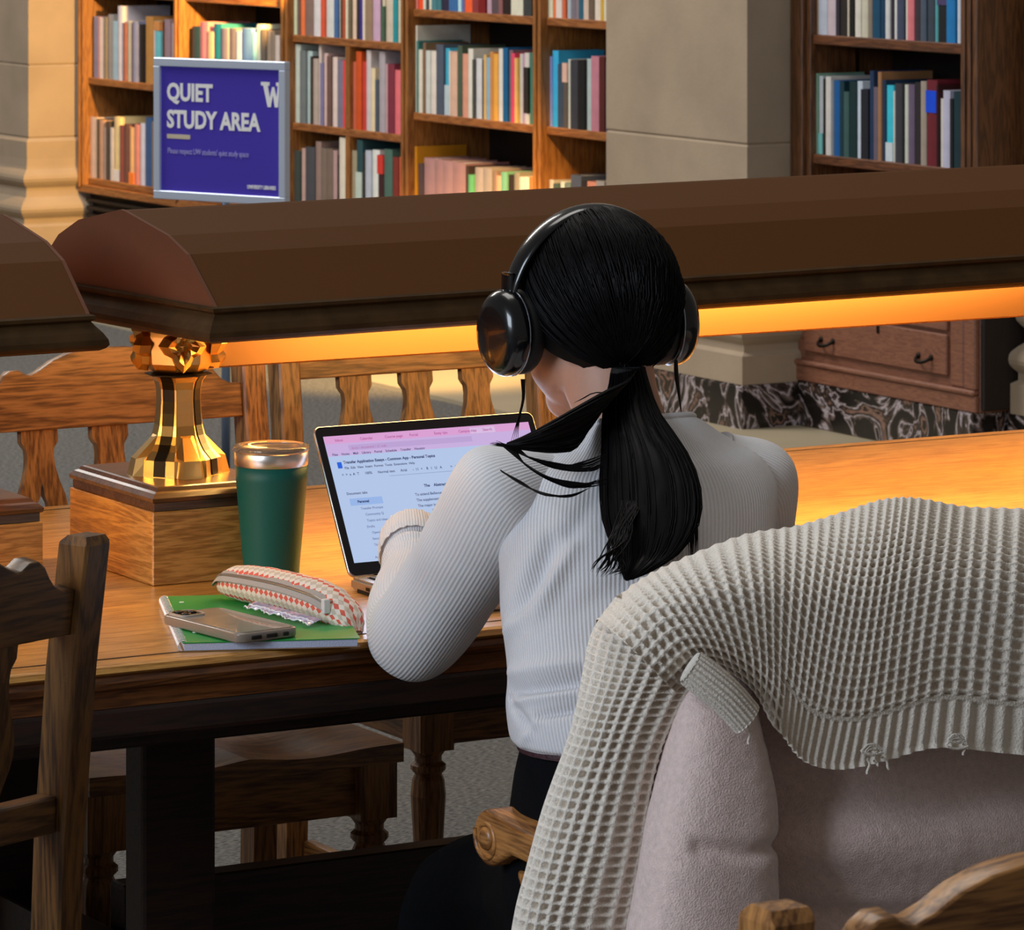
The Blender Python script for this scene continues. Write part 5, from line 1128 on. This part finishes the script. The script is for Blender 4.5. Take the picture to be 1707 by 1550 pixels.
loft('adjuster_cord', tube_rings(cblp, [.0022, .0026, .0018, .0007]), hs, hd, 8, 20)

# ================================================================== CLOTHES ON THE ARMCHAIR
fl_ = mat('fleece', 'E2C9C2', .95, bump=.8, bscale=520, var=.10, vscale=160, sheen=.5)
# --- fleece coat
coat = thing('fleece_coat', 'dusty pink fleece coat hung over the armchair under the knit sweater', 'coat', (2.53, 3.6, .45)); OCt = Vector(coat.location)
def quilt(ctrl, nu, nv):
    rows_ = [[Vector(p_) for p_ in r_] for r_ in ctrl]; out_ = []
    mid = [[samp(r_, i/(nu-1)) for i in range(nu)] for r_ in rows_]
    for j in range(nv): out_.append([samp([mid[k][i] for k in range(len(mid))], j/(nv-1)) for i in range(nu)])
    return out_
def PY(x, y, Y_): return P(x, y, Y=Y_)
yb_ = 3.60
top_px = [(1150, 1000), (1260, 930), (1400, 900), (1540, 880), (1700, 900), (1860, 910), (1960, 960)]
ctrl = []
ctrl.append([PY(x, y+420, 3.79) for x, y in top_px]); ctrl.append([PY(x, y+120, 3.78) for x, y in top_px]); ctrl.append([PY(x+5, y+10, 3.73) for x, y in top_px])
ctrl.append([PY(x+20, y+30, 3.64) for x, y in top_px])
ctrl.append([PY(x, y, Y_) for x, y, Y_ in ((1215, 1130, 3.64), (1290, 1120, 3.625), (1420, 1110, 3.62), (1560, 1100, 3.62), (1700, 1100, 3.62), (1860, 1100, 3.625), (1980, 1110, 3.66))])
ctrl.append([PY(x, y, Y_) for x, y, Y_ in ((1235, 1290, 3.66), (1300, 1290, 3.635), (1420, 1290, 3.61), (1560, 1290, 3.61), (1700, 1290, 3.625), (1860, 1290, 3.63), (1990, 1290, 3.66))])
ctrl.append([PY(x, y, Y_) for x, y, Y_ in ((1240, 1400, 3.66), (1305, 1400, 3.625), (1420, 1400, 3.585), (1560, 1390, 3.58), (1700, 1380, 3.60), (1860, 1390, 3.63), (1990, 1390, 3.66))])
ctrl.append([PY(x, y, Y_) for x, y, Y_ in ((1245, 1500, 3.665), (1310, 1500, 3.635), (1420, 1500, 3.60), (1560, 1500, 3.59), (1700, 1490, 3.605), (1860, 1480, 3.63), (1990, 1480, 3.66))])
ctrl.append([PY(x, y, Y_) for x, y, Y_ in ((1245, 1700, 3.67), (1310, 1700, 3.64), (1420, 1700, 3.61), (1560, 1700, 3.60), (1700, 1700, 3.60), (1860, 1700, 3.63), (1990, 1700, 3.66))])
FOLD = [(PY(1290, 1522, 3.63), PY(1420, 1528, 3.60), PY(1520, 1534, 3.59), PY(1640, 1500, 3.60), PY(1760, 1465, 3.61))]
def fold_d(co, seq, w_, a_):
    best = 9
    for a, c in zip(seq, seq[1:]):
        ab = c-a; ab.y = 0; q = co-a; q = Vector((q.x, 0, q.z)); t = max(0, min(1, q.dot(ab)/ab.length_squared)); best = min(best, (q-ab*t).length)
    return a_*math.exp(-(best/w_)**2)
F2 = [PY(1300, 1330, 3.6), PY(1400, 1310, 3.6), PY(1560, 1340, 3.6), PY(1720, 1290, 3.6)]
F3 = [PY(1300, 1420, 3.6), PY(1420, 1400, 3.6), PY(1600, 1440, 3.6), PY(1750, 1410, 3.6)]
def dcoat(i, j, co, no):
    return fold_d(co, FOLD[0], .012, -.014)+fold_d(co, F2, .025, -.006)+fold_d(co, F3, .03, .007)+.006*noise.noise(co*9)+.0006*noise.noise(co*90)
G_ = quilt(ctrl, 150, 200)
o = grid_mesh('coat_body', [[p_-OCt for p_ in r_] for r_ in G_], [[(i/149, j/199) for i in range(150)] for j in range(200)], fl_, coat, False, True, lambda i, j, co, no: -dcoat(i, j, co+OCt, no))
sd_ = o.modifiers.new('thick', 'SOLIDIFY'); sd_.thickness = .012; sd_.offset = 1
def flat_tube(pw, Ys, dep, O_):
    """pw: (xl, xr, y) px silhouettes -> rings"""
    rg_ = []
    for (xl, xr, y), Y_, d_ in zip(pw, Ys, dep):
        a = P(xl, y, Y=Y_); c = P(xr, y, Y=Y_); rg_.append(((a+c)/2-O_, (c-a)/2, Vector((0, -d_, 0))))
    return rg_
SL = flat_tube([(1150, 1240, 1095), (1128, 1255, 1180), (1112, 1268, 1260), (1098, 1278, 1340), (1080, 1284, 1430), (1062, 1288, 1530), (1040, 1290, 1660)], [3.635, 3.61, 3.60, 3.595, 3.59, 3.59, 3.59], [.02, .034, .04, .044, .048, .05, .05], OCt)
F4 = [PY(1120, 1395, 3.6), PY(1200, 1405, 3.6), PY(1275, 1395, 3.6)]
loft('coat_sleeve', SL, fl_, coat, 90, 120, lambda i, j, co, no: fold_d(co+OCt, F4, .008, -.007)+.005*noise.noise((co+OCt)*12)+.0005*noise.noise(co*90), power=2.6)
# --- waffle knit sweater
kw = mat('waffle_yarn', 'E6DCCF', .95, bump=.9, bscale=420, var=.06, vscale=300, sheen=.3)
knit = thing('knit_sweater', 'cream waffle-knit sweater with frayed rib hem draped over the armchair back', 'sweater', (2.5, 3.6, .8)); OK_ = Vector(knit.location)
T_ = [(1000, 1036), (1062, 975), (1135, 935), (1240, 897), (1330, 884), (1410, 862), (1475, 841), (1530, 838), (1610, 850), (1710, 855), (1850, 870), (1990, 960)]
B_ = [(1120, 1150), (1168, 1108), (1222, 1120), (1270, 1165), (1300, 1225), (1335, 1268), (1395, 1282), (1470, 1268), (1560, 1246), (1680, 1256), (1850, 1270), (1990, 1270)]
def mixp(a, c, f): return (a[0]+(c[0]-a[0])*f, a[1]+(c[1]-a[1])*f)
rowsK = [[PY(a[0]+14, a[1]+190, 3.80) for a in T_], [PY(a[0]+8, a[1]+80, 3.80) for a in T_], [PY(a[0], a[1]+14, 3.775) for a in T_],
         [PY(a[0], a[1]+2, 3.715) for a in T_], [PY(*mixp(a, c, .10), 3.640) for a, c in zip(T_, B_)], [PY(*mixp(a, c, .28), 3.595) for a, c in zip(T_, B_)],
         [PY(*mixp(a, c, .52), 3.578) for a, c in zip(T_, B_)], [PY(*mixp(a, c, .78), 3.573) for a, c in zip(T_, B_)], [PY(*c, 3.568 if k > 3 else 3.585) for k, c in enumerate(B_)]]
NU, NV = 430, 390
G_ = quilt(rowsK, NU, NV); UC = 47.0
# arc length down each column, measured from the hem upwards
arc = [[0]*NU for _ in range(NV)]
for j in range(NV-2, -1, -1):
    for i in range(NU): arc[j][i] = arc[j+1][i]+(G_[j][i]-G_[j+1][i]).length
def ridge(x): d = abs((x % 1)-.5)*2; return d*d*(3-2*d)
def pit(a, c):
    def g_(x):
        d = (abs((x % 1)-.5)*2-.30)/.52; d = max(0, min(1, d)); return 1-d*d*(3-2*d)
    return g_(a)*g_(c)
def dknit(i, j, co, no):
    u_ = i/(NU-1); a = arc[j][i]; rib = u_ > .36 and a < .046
    sag = .004*noise.noise((co+OK_)*7)
    if rib: return sag+.0050*ridge(u_*UC*1.0)-.002+(.003*max(0, 1-a/.006))
    if u_ > .36 and a < .052: return sag+.002
    c_ = u_*UC; v_ = a/.0112
    return sag+.0028-.0078*pit(c_, v_)+.0012*ridge(c_)+.0005*math.sin(v_*12.57)*ridge(c_)
o = grid_mesh('knit_body', [[p_-OK_ for p_ in r_] for r_ in G_], [[(i/(NU-1), j/(NV-1)) for i in range(NU)] for j in range(NV)], kw, knit, False, True, lambda i, j, co, no: (1 if no.y < .3 and True else 1)*-dknit(i, j, co, no))
# sleeve hanging at the left
SK = flat_tube([(1040, 1200, 1000), (1004, 1186, 1060), (988, 1166, 1115), (973, 1140, 1170), (955, 1115, 1235), (930, 1100, 1310), (905, 1090, 1385), (884, 1078, 1460), (866, 1066, 1535), (850, 1050, 1640), (840, 1040, 1720)], [3.68, 3.665, 3.655, 3.65, 3.65, 3.655, 3.66, 3.665, 3.67, 3.68, 3.69], [.045, .05, .048, .042, .038, .037, .038, .038, .038, .036, .03], OK_)
def dsk(i, j, co, no):
    c_ = i/252*26; v_ = j/439*44
    lp_ = .004*noise.noise((co+OK_)*10)
    return lp_-.0078*pit(c_, v_)+.0012*ridge(c_)
loft('knit_sleeve', SK, kw, knit, 252, 440, dsk, power=2.4)
# ribbed cuff band peeking out below the body
cf = [PY(1150, 1112, 3.560)-OK_, PY(1180, 1135, 3.556)-OK_, PY(1212, 1162, 3.553)-OK_, PY(1246, 1200, 3.552)-OK_]
loft('ribbed_cuff', tube_rings(cf, [.017, .0175, .017, .0165], up=Vector((0, 1, 0)), flat=.5), kw, knit, 96, 60, lambda i, j, co, no: .0012*math.sin(i*2*math.pi/96*20))
random.seed(4); thr = []
def loopy(cx_, cy_, w_, h_, Y_=3.556):
    return [P(cx_+w_*math.cos(a)*(1+.2*math.sin(3*a)), cy_+h_*math.sin(a), Y=Y_)-OK_ for a in [2*math.pi*k/14*.9+.5 for k in range(15)]]
for cx_, cy_ in ((1456, 1252), (1592, 1232), (1252, 1222)):
    for k in range(3): thr.append(loopy(cx_+random.uniform(-4, 4), cy_+random.uniform(-4, 10), 17-4*k, 9-2*k, 3.556 if cx_ > 1300 else 3.578))
for x0_, y0_, x1_, y1_ in ((1445, 1265, 1448, 1290), (1470, 1262, 1484, 1282), (1456, 1268, 1466, 1276), (1246, 1210, 1250, 1240), (1605, 1240, 1608, 1258)):
    thr.append([P(x0_+(x1_-x0_)*t+3*math.sin(5*t), y0_+(y1_-y0_)*t, Y=3.557)-OK_ for t in [k/8 for k in range(9)]])
for th_ in thr: wires('loose_thread', [th_], .0013, kw, knit, 6)
